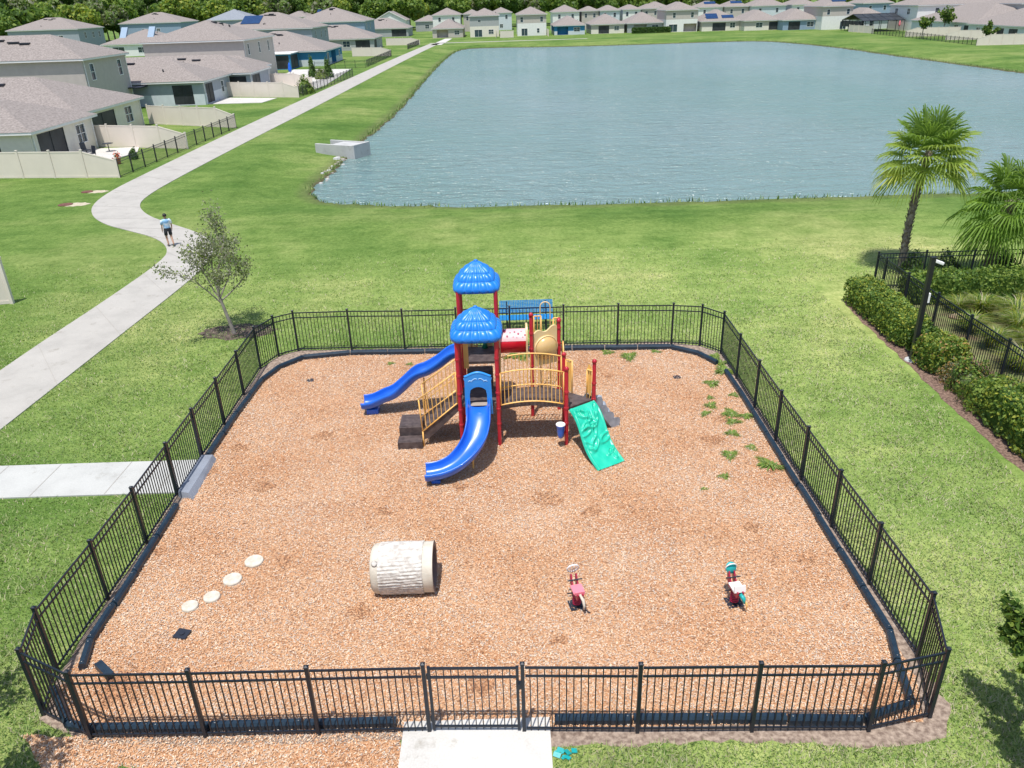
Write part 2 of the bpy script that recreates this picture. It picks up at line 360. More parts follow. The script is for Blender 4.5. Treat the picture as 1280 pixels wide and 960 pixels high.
# playground surface
IN=[(-6.95,8.98),(6.3,8.72),(6.6,9.6),(6.62,11),(6.55,21.6),(6.3,22.7),(5.2,23.6),(-6.4,23.9),(-7.5,23.0),(-7.82,21.6),(-7.88,11.0),(-7.95,9.9),(-7.75,9.5)]
b=MB(); b.add([(x,y,.008) for x,y in IN],[tuple(range(len(IN)))]); tag(b.build('playground_mulch',M['mulch']),kind='structure')
SPJ=jag([(-8.0,9.0),(-7.2,8.25),(-6.2,8.3),(-5.0,8.05),(-4.3,7.6),(-4.2,5.5),(-1.9,5.5),(-1.86,8.98)],3,.12); b=MB(); b.add([(x,y,.004) for x,y in SPJ],[tuple(range(len(SPJ)))]); tag(b.build('spilled_mulch',M['mulch']),kind='structure')
strip=[(-8.25,9.3),(-7.1,8.75),(-1.9,8.72),(-1.9,8.62)]
# dry strip of mulch just outside the fence, front right, and thin bare strip inside the fence all round
SJ=jag([(.45,8.52),(2,8.45),(3.2,8.5),(4.6,8.36),(5.6,8.28),(6.5,8.45),(6.85,8.9),(6.85,9.5),(6.4,9.3),(5.4,8.9),(.45,8.95)],4,.05,.2); b=MB(); b.add([(x,y,.004) for x,y in SJ],[tuple(range(len(SJ)))]); tag(b.build('bare_soil_strip',M['soil2']),kind='structure')
OUT=[(-6.9,8.78),(6.35,8.5),(6.75,9.1),(6.9,10.0),(6.8,23.1),(6.2,23.75),(5.2,24.1),(-7.1,24.4),(-7.75,23.95),(-8.05,23),(-8.1,10.3),(-7.9,9.3)]
OUT=jag(OUT,5,.035,.3); b=MB(); b.add([(x,y,.0045) for x,y in OUT],[tuple(range(len(OUT)))]); tag(b.build('fence_line_soil',M['soil2']),kind='structure')
# trail
TL=[(-16.9,12.0),(-16.75,20),(-16.6,25),(-16.2,30),(-15.95,35.6),(-16.5,37.6),(-17.9,39.6),(-20.1,41.3),(-21.9,42.7),(-23.6,44.8),(-24.9,47.6),(-25.5,51.2),(-25.6,56),(-25.4,80),(-24.3,120),(-22.7,170),(-20.9,215),(-19.8,236)]
TR=[(-14.8,12),(-14.45,17),(-14.2,21.5),(-13.9,27),(-13.6,32.3),(-13.7,35.2),(-14.3,37.7),(-15.7,40.1),(-18.5,42.7),(-20.3,44.5),(-21.8,46.9),(-22.4,49.2),(-22.6,54),(-22.2,72),(-21.4,96),(-20.1,150),(-18.4,205),(-17.0,238)]
def ribbon(name,A,B,z,m,sm=1):
    A=np.array(A,float);B=np.array(B,float)
    for _ in range(sm):
        def ch(P):
            Q=[P[0]]
            for i in range(len(P)-1): Q+=[P[i]*.75+P[i+1]*.25,P[i]*.25+P[i+1]*.75]
            Q.append(P[-1]); return np.array(Q)
        A=ch(A);B=ch(B)
    b=MB(); n=len(A); b.add([(x,y,z) for x,y in A]+[(x,y,z) for x,y in B],[(i,n+i,n+i+1,i+1) for i in range(n-1)]); 
    # low kerb-less edge of the slab
    b.add([(x,y,z) for x,y in A]+[(x,y,-.05) for x,y in A],[(i,i+1,n+i+1,n+i) for i in range(n-1)])
    b.add([(x,y,z) for x,y in B]+[(x,y,-.05) for x,y in B],[(i,i+1,n+i+1,n+i) for i in range(n-1)])
    return tag(b.build(name,m),kind='structure'),A,B
_,A,B=ribbon('trail_path',TL,TR,.03,M['path'],2)
b=MB()
acc=0
for i in range(1,len(A)):
    acc+=np.linalg.norm((A[i]+B[i]-A[i-1]-B[i-1])/2)
    if acc>3.1 and A[i][1]<120:
        acc=0; a=Vector((*A[i],.036)); c=Vector((*B[i],.036)); b.bar(a,c,.012,.003)
tag(b.build('path_joints',M['joint']),kind='structure')
ribbon('far_path',[(-20,241.5),(0,240.5),(24,240)],[(-20,238.6),(0,238.1),(24,238.2)],.03,M['path'],1)
# sidewalk to the playground on the left
b=MB(); b.box(-30,15.93,-.05,-7.85,17.42,.035); tag(b.build('left_sidewalk',M['slab']),kind='structure')
b=MB()
for x in (-14.85,-13.0,-11.65,-9.85,-8.6): b.bar((x-.0,15.95,.038),(x+.05,17.4,.038),.02,.004)
tag(b.build('sidewalk_joints',M['joint']),kind='structure')
b=MB(); b.box(-1.9,4.5,-.05,.43,9.02,.035); tag(b.build('entry_slab',M['pad']),kind='structure')
# hedge bed
HB=jag([(12.4,27.6),(12.2,25.5),(12.15,22),(12.05,19.5),(12.0,16),(12.0,13.5),(14.4,13.5),(14.4,28.9),(13,28.2)],6,.05,.3); b=MB(); b.add([(x,y,.006) for x,y in HB],[tuple(range(len(HB)))]); tag(b.build('planting_bed',M['soil']),kind='structure')
b=MB(); b.add([(x,y,.006) for x,y in [(14.4,13),(30,13),(30,29.5),(14.4,28.9)]],[(0,1,2,3)]); tag(b.build('garden_soil',mat('garden_ground',(.10,.07,.04),.95,col2=(.20,.24,.08),vscale=1.5,bump=.6,detail=8)),kind='structure')

# wood chips as real geometry (uncountable)
def in_poly(x,y,poly):
    ins=np.zeros(x.shape,bool); n=len(poly)
    for i in range(n):
        ax,ay=poly[i]; bx,by=poly[(i+1)%n]
        c=((ay>y)!=(by>y))&(x<(bx-ax)*(y-ay)/(by-ay+1e-12)+ax); ins^=c
    return ins
def chips(n):
    r=np.random.default_rng(3); x=r.uniform(-8.2,6.7,n); y=5.6+ (24-5.6)*r.uniform(0,1,n)**1.15
    k=in_poly(x,y,IN)|in_poly(x,y,SPJ); x=x[k]; y=y[k]; n=len(x)
    P=np.stack([x,y,r.uniform(.01,.035,n)],1); th=r.uniform(0,2*PI,n); tx=r.normal(0,.35,n); ty=r.normal(0,.35,n)
    u=np.stack([np.cos(th),np.sin(th),tx],1); v=np.stack([-np.sin(th),np.cos(th),ty],1)
    L=r.uniform(.007,.022,n)[:,None]; Wd=r.uniform(.004,.009,n)[:,None]
    V=np.stack([P-u*L-v*Wd,P+u*L-v*Wd*.7,P+u*L+v*Wd,P-u*L+v*Wd*.8],1).reshape(-1,3)
    mats=[mat('chip_orange',(.52,.245,.108),.8),mat('chip_tan',(.61,.37,.21),.8),mat('chip_pale',(.69,.54,.40),.8),mat('chip_brown',(.24,.115,.06),.85),mat('chip_grey',(.50,.44,.38),.85)]
    # tone follows slow patches in the bed, as raked chips do
    pt=np.sin(x*1.3+np.sin(y*.9)*2)+np.sin(y*1.7+np.cos(x*1.1)*2)+r.normal(0,1.0,n)
    pt=pt+r.normal(0,.9,n)
    mi=np.where(pt>1.6,r.choice([2,4,1],n,p=[.4,.3,.3]),np.where(pt<-1.9,r.choice([0,3,1],n,p=[.45,.25,.3]),r.choice(5,n,p=[.19,.33,.26,.07,.15])))
    # damp, raked-up darker spots
    for (px,py,rx) in ((405,545,.34),(685,625,.42),(330,610,.3),(450,765,.3),(1100,870,.35),(890,550,.35),(905,525,.3),(965,585,.3),(262,590,.3),(740,640,.25),(575,610,.22),(150,860,.5),(355,700,.2),(600,860,.25),(1010,700,.22),(300,560,.3),(520,850,.2),(760,470,.25),(200,690,.2),(700,800,.2),(940,660,.25),(480,640,.22)):
        cx,cy=gp(px,py); q=((x-cx)**2+((y-cy)*1.2)**2)/rx**2+.5*np.sin(x*23+cy)*np.sin(y*19+cx); hit=(q<.75)&(r.uniform(0,1,n)<.9); mi=np.where(hit,r.choice([3,0],n,p=[.68,.32]),mi)
    me=fastmesh('wood_chips',V,np.arange(n*4).reshape(n,4),mi,mats,4)
    tag(objm('wood_chips',me),kind='stuff',label='loose tan and orange wood chips covering the playground floor')
chips(420000)
# grass blades close to the camera (uncountable)
TLp=[tuple(p) for p in A]+[tuple(p) for p in B[::-1]]
def blades(n):
    r=np.random.default_rng(5); y=6+30*r.uniform(0,1,n)**1.5; x=r.uniform(-1,1,n)*(y*.72+3)
    k=(~in_poly(x,y,OUT))&(r.uniform(0,1,n)<np.clip((36-y)/11,0,1)**.8)
    for poly in ([(-1.92,4),(.45,4),(.45,9),(-1.92,9)],[(-30,15.9),(-8,15.9),(-8,17.45),(-30,17.45)],TLp,[(11.9,30),(11.9,22),(11.7,13),(30,10),(30,31),(14.3,29)],SPJ,SJ): k&=~in_poly(x,y,poly)
    x=x[k]; y=y[k]; n=len(x)
    clump=np.sin(x*2.1+np.sin(y*1.3)*2.2)+np.sin(y*2.7+np.cos(x*1.7)*2)
    th=r.uniform(0,2*PI,n); hh=r.uniform(.025,.07,n)*(1+.25*clump.clip(-1,1)); wd=r.uniform(.004,.009,n)*(1+y/30); ln=r.uniform(.6,1.6,n)*hh
    P=np.stack([x,y,np.zeros(n)],1); q=th+r.normal(0,.4,n)
    tip=P+np.stack([np.cos(q)*ln,np.sin(q)*ln,hh],1); s=np.stack([-np.sin(th),np.cos(th),0*th],1)*wd[:,None]
    V=np.stack([P-s,P+s,tip],1).reshape(-1,3)
    dry=1/(1+np.exp(-(x+4+4*clump)/4)); u=r.uniform(0,1,n)
    mi=np.where(u<.05+.20*dry,2,np.where(u<.30+.42*dry,1,np.where(u<.90,0,3)))
    me=fastmesh('grass_blades',V,np.arange(n*3).reshape(n,3),mi,[G1,G2,G3,G4],3)
    tag(objm('grass_blades',me),kind='stuff',label='short mown grass blades around the fenced playground')
blades(520000)
# bank grass fringe at the water's edge
def fringe():
    r=np.random.default_rng(9); P=[]
    n=len(LS)
    for i in range(n):
        a=LS[i]; c=LS[(i+1)%n]; L=np.linalg.norm(c-a); k=int(L*22)
        t=r.uniform(0,1,k)[:,None]; q=a+(c-a)*t+r.normal(0,.22,(k,2)); P.append(q)
    P=np.concatenate(P); n=len(P); z=terrain(P[:,0],P[:,1]); k=z>-.6; P=P[k]; z=z[k]; n=len(P)
    P3=np.stack([P[:,0],P[:,1],z],1); th=r.uniform(0,2*PI,n); hh=r.uniform(.12,.32,n); s=np.stack([-np.sin(th),np.cos(th),0*th],1)*.035
    tip=P3+np.stack([np.cos(th)*.12,np.sin(th)*.12,hh],1); V=np.stack([P3-s,P3+s,tip],1).reshape(-1,3)
    me=fastmesh('bank_grass',V,np.arange(n*3).reshape(n,3),r.choice(3,n,p=[.4,.25,.35]),[G1,G2,G4],3)
    tag(objm('bank_grass',me),kind='stuff',label='taller unmown grass fringe along the pond edge')
fringe()
#PART2
# ================================================================== FENCES
FP=[(-6.88,8.91),(-5.04,8.87),(-3.24,8.85),(-1.48,8.83),(0.02,8.78),(1.79,8.70),(3.57,8.65),(5.37,8.59),(6.43,8.81),(6.83,10.04),(6.80,11.96),(6.77,13.80),(6.75,15.65),(6.73,17.5),(6.72,19.33),(6.72,21.2),(6.72,23.05),(6.19,23.72),(5.3,23.92),(3.53,24.05),(1.75,24.1),(-0.01,24.13),(-1.77,24.16),(-3.53,24.2),(-5.33,24.33),(-7.12,24.34),(-7.68,23.95),(-8.03,23.03),(-8.02,21.15),(-8.03,19.33),(-8.05,17.55),(-8.05,15.85),(-8.05,14.0),(-8.08,12.2),(-8.16,10.37),(-7.9,9.42)]
def fence_panel(a,b,h,sp=.112,top=.0,pk=.017,low=.09):
    m=MB(); a=Vector((*a,0)); b=Vector((*b,0)); d=(b-a); L=d.length; d.normalize(); a2=a+d*.04; b2=b-d*.04
    for z,t in ((h-.03,.032),(h-.20,.03),(low,.032)):
        m.bar(a2+Vector((0,0,z)),b2+Vector((0,0,z)),.026,t)
    n=max(2,int(round(L/sp)))
    for i in range(1,n):
        p=a+d*(L*i/n); m.bar(p+Vector((0,0,.035)),p+Vector((0,0,h-.03)),pk)
    return m
def fence_post(p,h,w=.058):
    m=MB(); x,y=p; m.box(x-w/2,y-w/2,-.02,x+w/2,y+w/2,h+.045)
    m.box(x-w/2-.007,y-w/2-.007,h+.045,x+w/2+.007,y+w/2+.007,h+.06)
    m.add([(x-w/2,y-w/2,h+.06),(x+w/2,y-w/2,h+.06),(x+w/2,y+w/2,h+.06),(x-w/2,y+w/2,h+.06),(x,y,h+.082)],[(0,1,4),(1,2,4),(2,3,4),(3,0,4),(0,3,2,1)]); return m
HF=1.40
F1=empty('metal_fence',(-0.7,8.8,0),'black metal picket fence running all round the orange mulch playground','fence')
n=len(FP)
for i in range(n):
    fence_post(FP[i],HF).build('post',M['black'],F1)
    if i==3: continue
    fence_panel(FP[i],FP[(i+1)%n],HF).build('panel',M['black'],F1)
# gate between the two middle posts
m=MB(); a=Vector((-1.40,8.83,0)); b=Vector((-0.06,8.785,0)); d=(b-a).normalized()
for z in (1.36,1.18,.13): m.bar(a+Vector((0,0,z)),b+Vector((0,0,z)),.03,.034)
for p in (a,b): m.bar(p+Vector((0,0,.07)),p+Vector((0,0,1.39)),.045)
for i in range(1,12):
    p=a+(b-a)*(i/12); m.bar(p+Vector((0,0,.07)),p+Vector((0,0,1.35 if i not in(5,7,9) else 1.24)),.016)
gate=m.build('gate',M['black'],F1)
m=MB(); m.box(-.06,8.73,.98,-.0,8.77,1.12); m.box(-.05,8.70,1.0,-.02,8.74,1.10); m.build('latch',M['black'],gate)
for z in (.3,1.2):
    m=MB(); m.lathe((-1.425,8.83,z-.05),[(.02,0),(.02,.1)],10); m.build('hinge',M['black'],gate)
# rubber edging around the mulch: each length is one part
def edging(root,P,w=.13,h=.16):
    for i in range(len(P)-1):
        a=Vector((*P[i],0));b=Vector((*P[i+1],0)); L=(b-a).length; k=max(1,int(round(L/1.22)))
        for j in range(k):
            p=a+(b-a)*(j/k); q=a+(b-a)*((j+1)/k); d=(q-p).normalized(); s=Vector((-d.y,d.x,0)); z=.0
            dj=random.uniform(-.012,.012)
            p=p+s*dj; q=q+s*dj
            m=MB(); w2=w/2
            prof=[(-w2,-.02),(w2,-.02),(w2,h*.72),(w2*.55,h),(-w2*.55,h),(-w2,h*.72)]
            m.prism(prof,(q-p).length-.03,lambda u,v,t,p=p,d=d,s=s:p+d*(t+.012)+s*u+Vector((0,0,v)))
            for t in (.08,(q-p).length-.08):
                c=p+d*t; m.lathe((c.x,c.y,h-.004),[(.03,0),(.03,.014),(.018,.02)],8)
            m.build('edging_length',M['border'],root)
ED=empty('playground_edging',(-7.6,16,0),'low blue-black plastic edging lengths holding the mulch just inside the fence','edging')
edging(ED,[(-7.86,15.3),(-7.84,12.9),(-7.86,11.0),(-7.7,10.35)])
edging(ED,[(-7.95,9.9),(-7.35,9.15),(-6.9,9.05),(-5.0,9.02),(-2.0,9.0)])
edging(ED,[(.5,8.95),(3.0,8.86),(5.35,8.75),(6.25,9.05),(6.42,9.9),(6.6,10.6),(6.6,12.9),(6.57,16.5),(6.55,20.2),(6.5,21.6)])
edging(ED,[(6.4,22.2),(6.0,22.95),(5.2,23.55),(2.0,23.7),(-1.6,23.75),(-5.3,23.9)])
edging(ED,[(-5.3,23.9),(-6.8,23.65),(-7.4,22.95),(-7.7,22.0),(-7.84,19.8),(-7.86,17.5)])
m=MB(); d=[(-7.98,15.9,.03),(-7.55,15.75,.02),(-7.62,17.45,.02),(-7.98,17.45,.03)]
m.add([(-8.0,15.75,-.02),(-7.58,15.6,-.02),(-7.62,17.45,-.02),(-8.0,17.45,-.02),(-8.0,15.8,.15),(-7.72,15.7,.15),(-7.72,17.45,.15),(-8.0,17.45,.15)],[(0,3,2,1),(4,5,6,7),(0,1,5,4),(1,2,6,5),(2,3,7,6),(3,0,4,7)])
o=m.build('ramp_block',mat('grey_ramp_plastic',(.22,.24,.28),.5,var=.1)); tag(o,'grey sloped ramp block where the left sidewalk meets the mulch','ramp'); place(o,(-7.8,16.6,0))
m=MB(); m.obox((-7.25,10.25,.10),(.13,.42,.13),rot('Z',.9)@rot('X',.1)); o=m.build('loose_edging_length',M['border']); tag(o,'short loose length of black edging lying in the bottom left fence corner','edging'); place(o,(-7.25,10.25,0))

# ================================================================== PLAY STRUCTURE
PS=empty('play_structure',(0.2,18.6,0),'large red, yellow and blue playground climbing structure with slides and two blue thatched roofs','playground structure')
def post(x,y,h,r=.049,mt='red',cap=True):
    m=MB(); m.lathe((x,y,-.05),[(r,0),(r,h+.02),(r*.9,h+.04)],16)
    p=m.build('post',M[mt],PS,smooth='auto')
    for i in range(len(p.data.polygons)): p.data.polygons[i].use_smooth=len(p.data.polygons[i].vertices)==4
    for z in (.62,1.05,1.5,2.0,2.45):
        if z<h-.2:
            c=MB(); c.lathe((x,y,z),[(r+.002,0),(r+.011,.004),(r+.011,.05),(r+.002,.054)],16,cap=False); c.build('clamp',M[mt],p)
    if not cap: return p
    c=MB(); c.lathe((x,y,h-.02),[(r+.012,0),(r+.012,.05),(r*.7,.085),(.01,.1)],14); c.build('post_cap',M['red'] ,p,smooth=True)
    return p
XL,XR=-1.33,-0.36
zA,zB,zC,zD=1.22,1.68,1.55,1.05
# tower A (front), tower B (rear)
for x in (XL,XR):
    post(x,17.72,2.96,cap=False); post(x,18.72,2.96,cap=False)
    post(x,19.32,3.66,cap=False); post(x,20.35,3.66,cap=False)
post(.55,19.26,2.98); post(1.3,19.6,2.66); post(1.36,20.45,2.36); post(.58,20.4,2.5)
post(1.36,17.64,2.15); post(1.37,18.68,2.08); post(2.1,18.1,2.12)
def deckp(poly,z,t=.07,name='deck'):
    m=MB(); m.prism(poly,t,lambda u,v,w:(u,v,z-t+w)); return m.build(name,M['deck'],PS)
deckp([(XL+.03,17.74),(XR-.03,17.74),(XR-.03,18.72),(XL+.03,18.72)],zA)
deckp([(XL+.03,19.32),(XR-.03,19.32),(XR-.03,20.35),(XL+.03,20.35)],zB)
deckp([(.57,19.3),(1.28,19.63),(1.33,20.42),(.6,20.4)],zC)
deckp([(1.38,17.68),(2.07,18.12),(1.4,18.66)],zD)
# steps between tower A and B (black moulded boxes)
for (y0,y1,z) in ((18.74,19.02,1.38),(19.04,19.36,1.55)):
    m=MB(); m.box(XL+.14,y0,zA-.1,XR-.14,y1,z); m.build('inner_step',M['deck'],PS,bevel=.035)
# thatched roofs
def thatch(cx,cy,ze,zh,half):
    m=MB(); rows=4.0; NU=160; NV=64; q=5.0
    def fn(u,v):
        th=u*2*PI; c,sn=math.cos(th),math.sin(th); t=v
        k=(abs(c)**q+abs(sn)**q)**(-1/q); k=1+(k-1)*min(1,t*2.2)      # squarish plan with soft corners
        rr=half*(.03+.97*t**.88); z=zh*(1-t**1.2)
        ph=(t*rows+.0)%1; row=math.sin(PI*ph)**.55
        lobes=abs(math.cos(th*10))**.6
        fade=min(1,max(0,(t-.10)*2.2))
        bulge=.034*row*(.35+.65*lobes)*fade
        rib=.016*abs(math.cos(th*10+PI/2*0))*min(1,t*4)
        rr+=bulge+rib; z+=.022*row*lobes*fade
        return (cx+rr*k*c,cy+rr*k*sn,ze+z-.03*lobes*(t>.97))
    m.grid(NU,NV,fn,flip=True); ring=[fn(i/NU,1) for i in range(NU)]
    m.add([(cx,cy,ze+.10)]+[(cx+(x-cx)*.95,cy+(y-cy)*.95,ze-.085) for x,y,_ in ring]+ring,[(1+NU+i,1+NU+(i+1)%NU,1+(i+1)%NU,1+i) for i in range(NU)]+[(0,1+i,1+(i+1)%NU) for i in range(NU)])
    r=m.build('thatched_roof',M['roofb'],PS,smooth=True)
    k=MB(); k.lathe((cx,cy,ze+zh-.02),[(.06,0),(.05,.03),(.02,.045)],12); k.build('roof_cap',M['roofb'],r,smooth=True)
    return r
thatch(-.845,18.22,3.02,.64,.63); thatch(-.845,19.83,3.70,.64,.60)
# barriers with pickets
def barrier(a,b,z0,z1,n,name='guard_rail',arc=0,mt='yellow',tube=.018,pk=.011,ends=True,mid=False):
    m=MB(); a=Vector((*a,0)); b=Vector((*b,0)); K=10
    def P(t,z): return a+(b-a)*t+Vector((0,0,z+arc*(1-(2*t-1)**2)))
    for z in (z0,z1)+((z0+(z1-z0)*.5,) if mid else ()): m.tube([P(i/K,z) for i in range(K+1)],tube,8)
    if ends:
        for t in (0,1): m.tube([P(t,z0),P(t,z1)],tube,8)
    for i in range(1,n): t=i/n; m.tube([P(t,z0),P(t,z1)],pk,6,cap=False)
    return m.build(name,M[mt],PS,smooth=True)
# arched bridge
m=MB()
m.grid(12,1,lambda u,v:(XR+.06+u*(1.30-XR-.06),17.78+v*.86,1.10+.10*(1-(2*u-1)**2)))
m.grid(12,1,lambda u,v:(XR+.06+u*(1.30-XR-.06),17.78+v*.86,1.02+.10*(1-(2*u-1)**2)),flip=True)
for y in (17.78,18.64):
    m.grid(12,1,lambda u,v:(XR+.06+u*(1.30-XR-.06),y,1.00+v*.11+.10*(1-(2*u-1)**2)),flip=y>18)
m.build('arched_bridge',M['deck'],PS)
barrier((XR+.07,17.74),(1.29,17.70),1.16,2.05,16,'bridge_rail',arc=.10)
barrier((XR+.07,18.70),(1.30,18.68),1.16,2.05,16,'bridge_rail',arc=.10)
# tower A left side: stair rails
def stair_rail(y):
    m=MB(); a0=Vector((-2.34,y,.45)); a1=Vector((-2.38,y,1.38)); b0=Vector((-1.40,y,1.24)); b1=Vector((-1.40,y,2.10))
    K=12
    m.tube([a0,a1],.018,8); m.tube([b0,b1],.018,8); m.tube([a0,b0],.018,8); m.tube([a1,b1],.018,8)
    m.tube([a0+(a1-a0)*.45,b0+(b1-b0)*.42],.012,6)
    for i in range(1,9): t=i/9; m.tube([a0+(b0-a0)*t,a1+(b1-a1)*t],.011,6,cap=False)
    m.tube([a0+Vector((0,0,.0)),Vector((-2.34,y,-.05))],.02,8)
    m.build('stair_rail',M['yellow'],PS,smooth=True)
stair_rail(17.78); stair_rail(18.66)
m=MB()
for i in range(4):
    x0=-2.28+i*.235; z=.52+i*.17; m.box(x0,17.84,z-.05,x0+.26,18.60,z)
    m.box(x0+.22,17.84,z,x0+.245,18.6,z+.15)
m.build('stair_tread',M['deck'],PS)
for y in (17.81,18.63):
    m=MB(); m.prism([(-2.34,.22),(-2.2,.22),(-1.36,1.02),(-1.36,1.22),(-2.34,.50)],.025,lambda u,v,w,y=y:(u,y-.012+w,v)); m.build('stair_stringer',M['deck'],PS)
# transfer steps
m=MB(); m.box(-2.98,18.0,-.02,-2.38,18.72,.46); m.box(-2.94,18.05,.46,-2.42,18.68,.475); m.build('transfer_platform',M['deck'],PS,bevel=.03)
m=MB(); m.box(-3.0,17.64,-.02,-2.36,17.99,.22); m.box(-2.95,17.68,.22,-2.41,17.96,.232); m.build('transfer_step',M['deck'],PS,bevel=.03)
# front curved slide with hood
def sweep(path,sec,closed=True):
    """path: list of (pos, side vector, up vector)"""
    m=MB(); k=len(sec)
    for p,s,u in path:
        for a,b in sec: m.v.append(tuple(p+s*a+u*b))
    for i in range(len(path)-1):
        for j in range(k if closed else k-1):
            m.f.append((i*k+j,(i)*k+(j+1)%k,(i+1)*k+(j+1)%k,(i+1)*k+j)); m.mi.append(0)
    m.f.append(tuple(range(k))[::-1]); m.mi.append(0); m.f.append(tuple((len(path)-1)*k+j for j in range(k))); m.mi.append(0)
    return m
def catmull(P,n):
    P=[Vector(p) for p in P]; Q=[P[0]*2-P[1]]+P+[P[-1]*2-P[-2]]; out=[]
    for i in range(1,len(Q)-2):
        for k in range(n):
            t=k/n; a,b,c,d=Q[i-1],Q[i],Q[i+1],Q[i+2]
            out.append(.5*((2*b)+(-a+c)*t+(2*a-5*b+4*c-d)*t*t+(-a+3*b-3*c+d)*t**3))
    out.append(P[-1]); return out
def slide_path(ctrl,n=10):
    pts=catmull(ctrl,n); out=[]
    for i,p in enumerate(pts):
        t=(pts[min(i+1,len(pts)-1)]-pts[max(i-1,0)]).normalized(); s=t.cross(Vector((0,0,1))).normalized(); u=s.cross(t); out.append((p,s,u))
    return out
def usec(w,hh,th=.02,lip=.035,n=10):
    inn=[]; 
    for i in range(n+1):
        a=PI+PI*i/n; x=math.cos(a)*w; y=hh+math.sin(a)*hh
        x=abs(math.cos(a))**.6*w*(1 if math.cos(a)>0 else -1); inn.append((x,y))
    out=[(x*(1+th*1.6/w),y-th if abs(x)<w*.9 else y) for x,y in inn]
    L=[(-w-lip,hh+.03),(-w-lip*.2,hh+.045)]; Rr=[(w+lip*.2,hh+.045),(w+lip,hh+.03)]
    return L+inn+Rr+[(w+lip,hh-.02)]+out[::-1][1:-1]+[(-w-lip,hh-.02)]
sl1=[(-.85,17.66,1.20),(-.85,17.35,1.13),(-.86,17.0,.90),(-.93,16.72,.68),(-1.10,16.46,.48),(-1.36,16.26,.30),(-1.68,16.13,.19),(-1.98,16.08,.145),(-2.14,16.07,.14)]
s=sweep(slide_path(sl1,8),usec(.265,.20)).build('curved_slide',M['blue'],PS,smooth=True)
m=MB(); m.tube([(-1.02,16.62,-.05),(-1.02,16.62,.55)],.022,8); m.build('slide_leg',M['yellow'],s)
m=MB(); m.obox((-1.90,16.09,.05),(.22,.26,.10)); m.build('slide_foot',M['blue'],s,bevel=.03)
# rippled slide on the left of tower B
sl2=[(-1.36,19.84,zB),(-1.6,19.84,1.62),(-1.95,19.84,1.36),(-2.3,19.83,1.16),(-2.6,19.82,1.05),(-2.95,19.82,.74),(-3.25,19.81,.50),(-3.55,19.8,.38),(-3.85,19.8,.24),(-4.05,19.8,.19),(-4.22,19.8,.18)]
s=sweep(slide_path(sl2,7),usec(.27,.20)).build('wave_slide',M['blue'],PS,smooth=True)
m=MB(); m.obox((-3.95,19.8,.07),(.34,.34,.18)); m.build('slide_foot',M['blue'],s,bevel=.03)
m=MB(); m.tube([(-2.45,19.80,-.05),(-2.45,19.8,1.02)],.022,8); m.build('slide_leg',M['yellow'],s)
# hood panel of the front slide
def hood(y,x0,x1,z0,z1,mt,oh,ow,name,th=.05,fancy=True):
    m=MB(); cx=(x0+x1)/2; n=16
    outer=[(x0,z0),(x0+.02,z1-.10),(x0+.0,z1-.04)]
    for i in range(n+1):
        t=i/n; outer.append((x0+.04+(x1-x0-.08)*t,z1+.11*math.sin(PI*t)**1.3))
    outer+=[(x1,z1-.04),(x1-.02,z1-.10),(x1,z0)]
    inner=[(cx+ow/2,z0)]
    for i in range(n+1):
        a=PI*i/n; inner.append((cx+ow/2*math.cos(a)*(1.12 if 2<i<14 else 1),z0+oh-ow/2+ow/2*math.sin(a)*1.05))
    inner.append((cx-ow/2,z0))
    poly=outer+inner
    m.prism([(u,v) for u,v in poly],th,lambda u,v,w:(u,y+w,v))
    o=m.build(name,M[mt],PS)
    if fancy:
        k=MB()
        for sx in (-1,1):
            k.tube([(cx+sx*(.02+.20*t),y-.002,z1-.05+.022*math.sin(2*PI*t)-.03*t) for t in [i/8 for i in range(9)]],.010,6)
            k.tube([(cx+sx*(.24-.10*t),y-.002,z1-.115+.02*math.sin(PI*t)) for t in [i/6 for i in range(7)]],.008,6)
        k.build('swirl_relief',mat('swirl_highlight_plastic',(.35,.58,.80),.4),o)
        k=MB(); k.tube([(x0+.02+(x1-x0-.04)*t,y+th/2,z1+.11*math.sin(PI*t)**1.3+.008) for t in [i/16 for i in range(17)]],.034,8); k.build('rounded_top',M['bluel'],o,smooth=True)
    return o
hood(17.62,-1.20,-.50,.98,2.02,'bluel',.76,.43,'slide_hood')
m=MB(); m.add([(-1.10,17.60,1.24),(-.6,17.60,1.24),(-.6,17.75,1.26),(-1.10,17.75,1.26)],[(0,1,2,3)]); m.build('slide_sill',mat('worn_sill',(.30,.25,.21),.8,var=.1),PS)
hood(20.38,-1.2,-.5,zB-.1,2.5,'cream',.7,.4,'rear_panel',fancy=False)
# tall yellow infill panels and barriers of tower B
barrier((XL+.0,19.40),(XL,19.60),zB+.02,2.6,2); 
barrier((XR,18.85),(XR,19.25),zA+.2,2.5,4); barrier((XL,18.8),(XL,19.26),zA+.2,2.5,4)
barrier((-1.1,20.36),(-.95,20.36),zB,2.55,2)
m=MB(); m.prism([(-1.25,zB),(-1.12,zB),(-1.12,zB+.95),(-1.25,zB+.95)],.03,lambda u,v,w:(u,18.9+w,v)); m.build('side_panel',M['yellow'],PS)
# talk tube / wheel in dark green at the back of tower B
m=MB(); m.lathe((-.72,20.25,zB),[(.09,0),(.05,.12),(.05,.55),(.12,.62),(.20,.66),(.20,.72),(.05,.76)],16); m.build('green_telescope',M['dgreen'],PS,smooth=True)
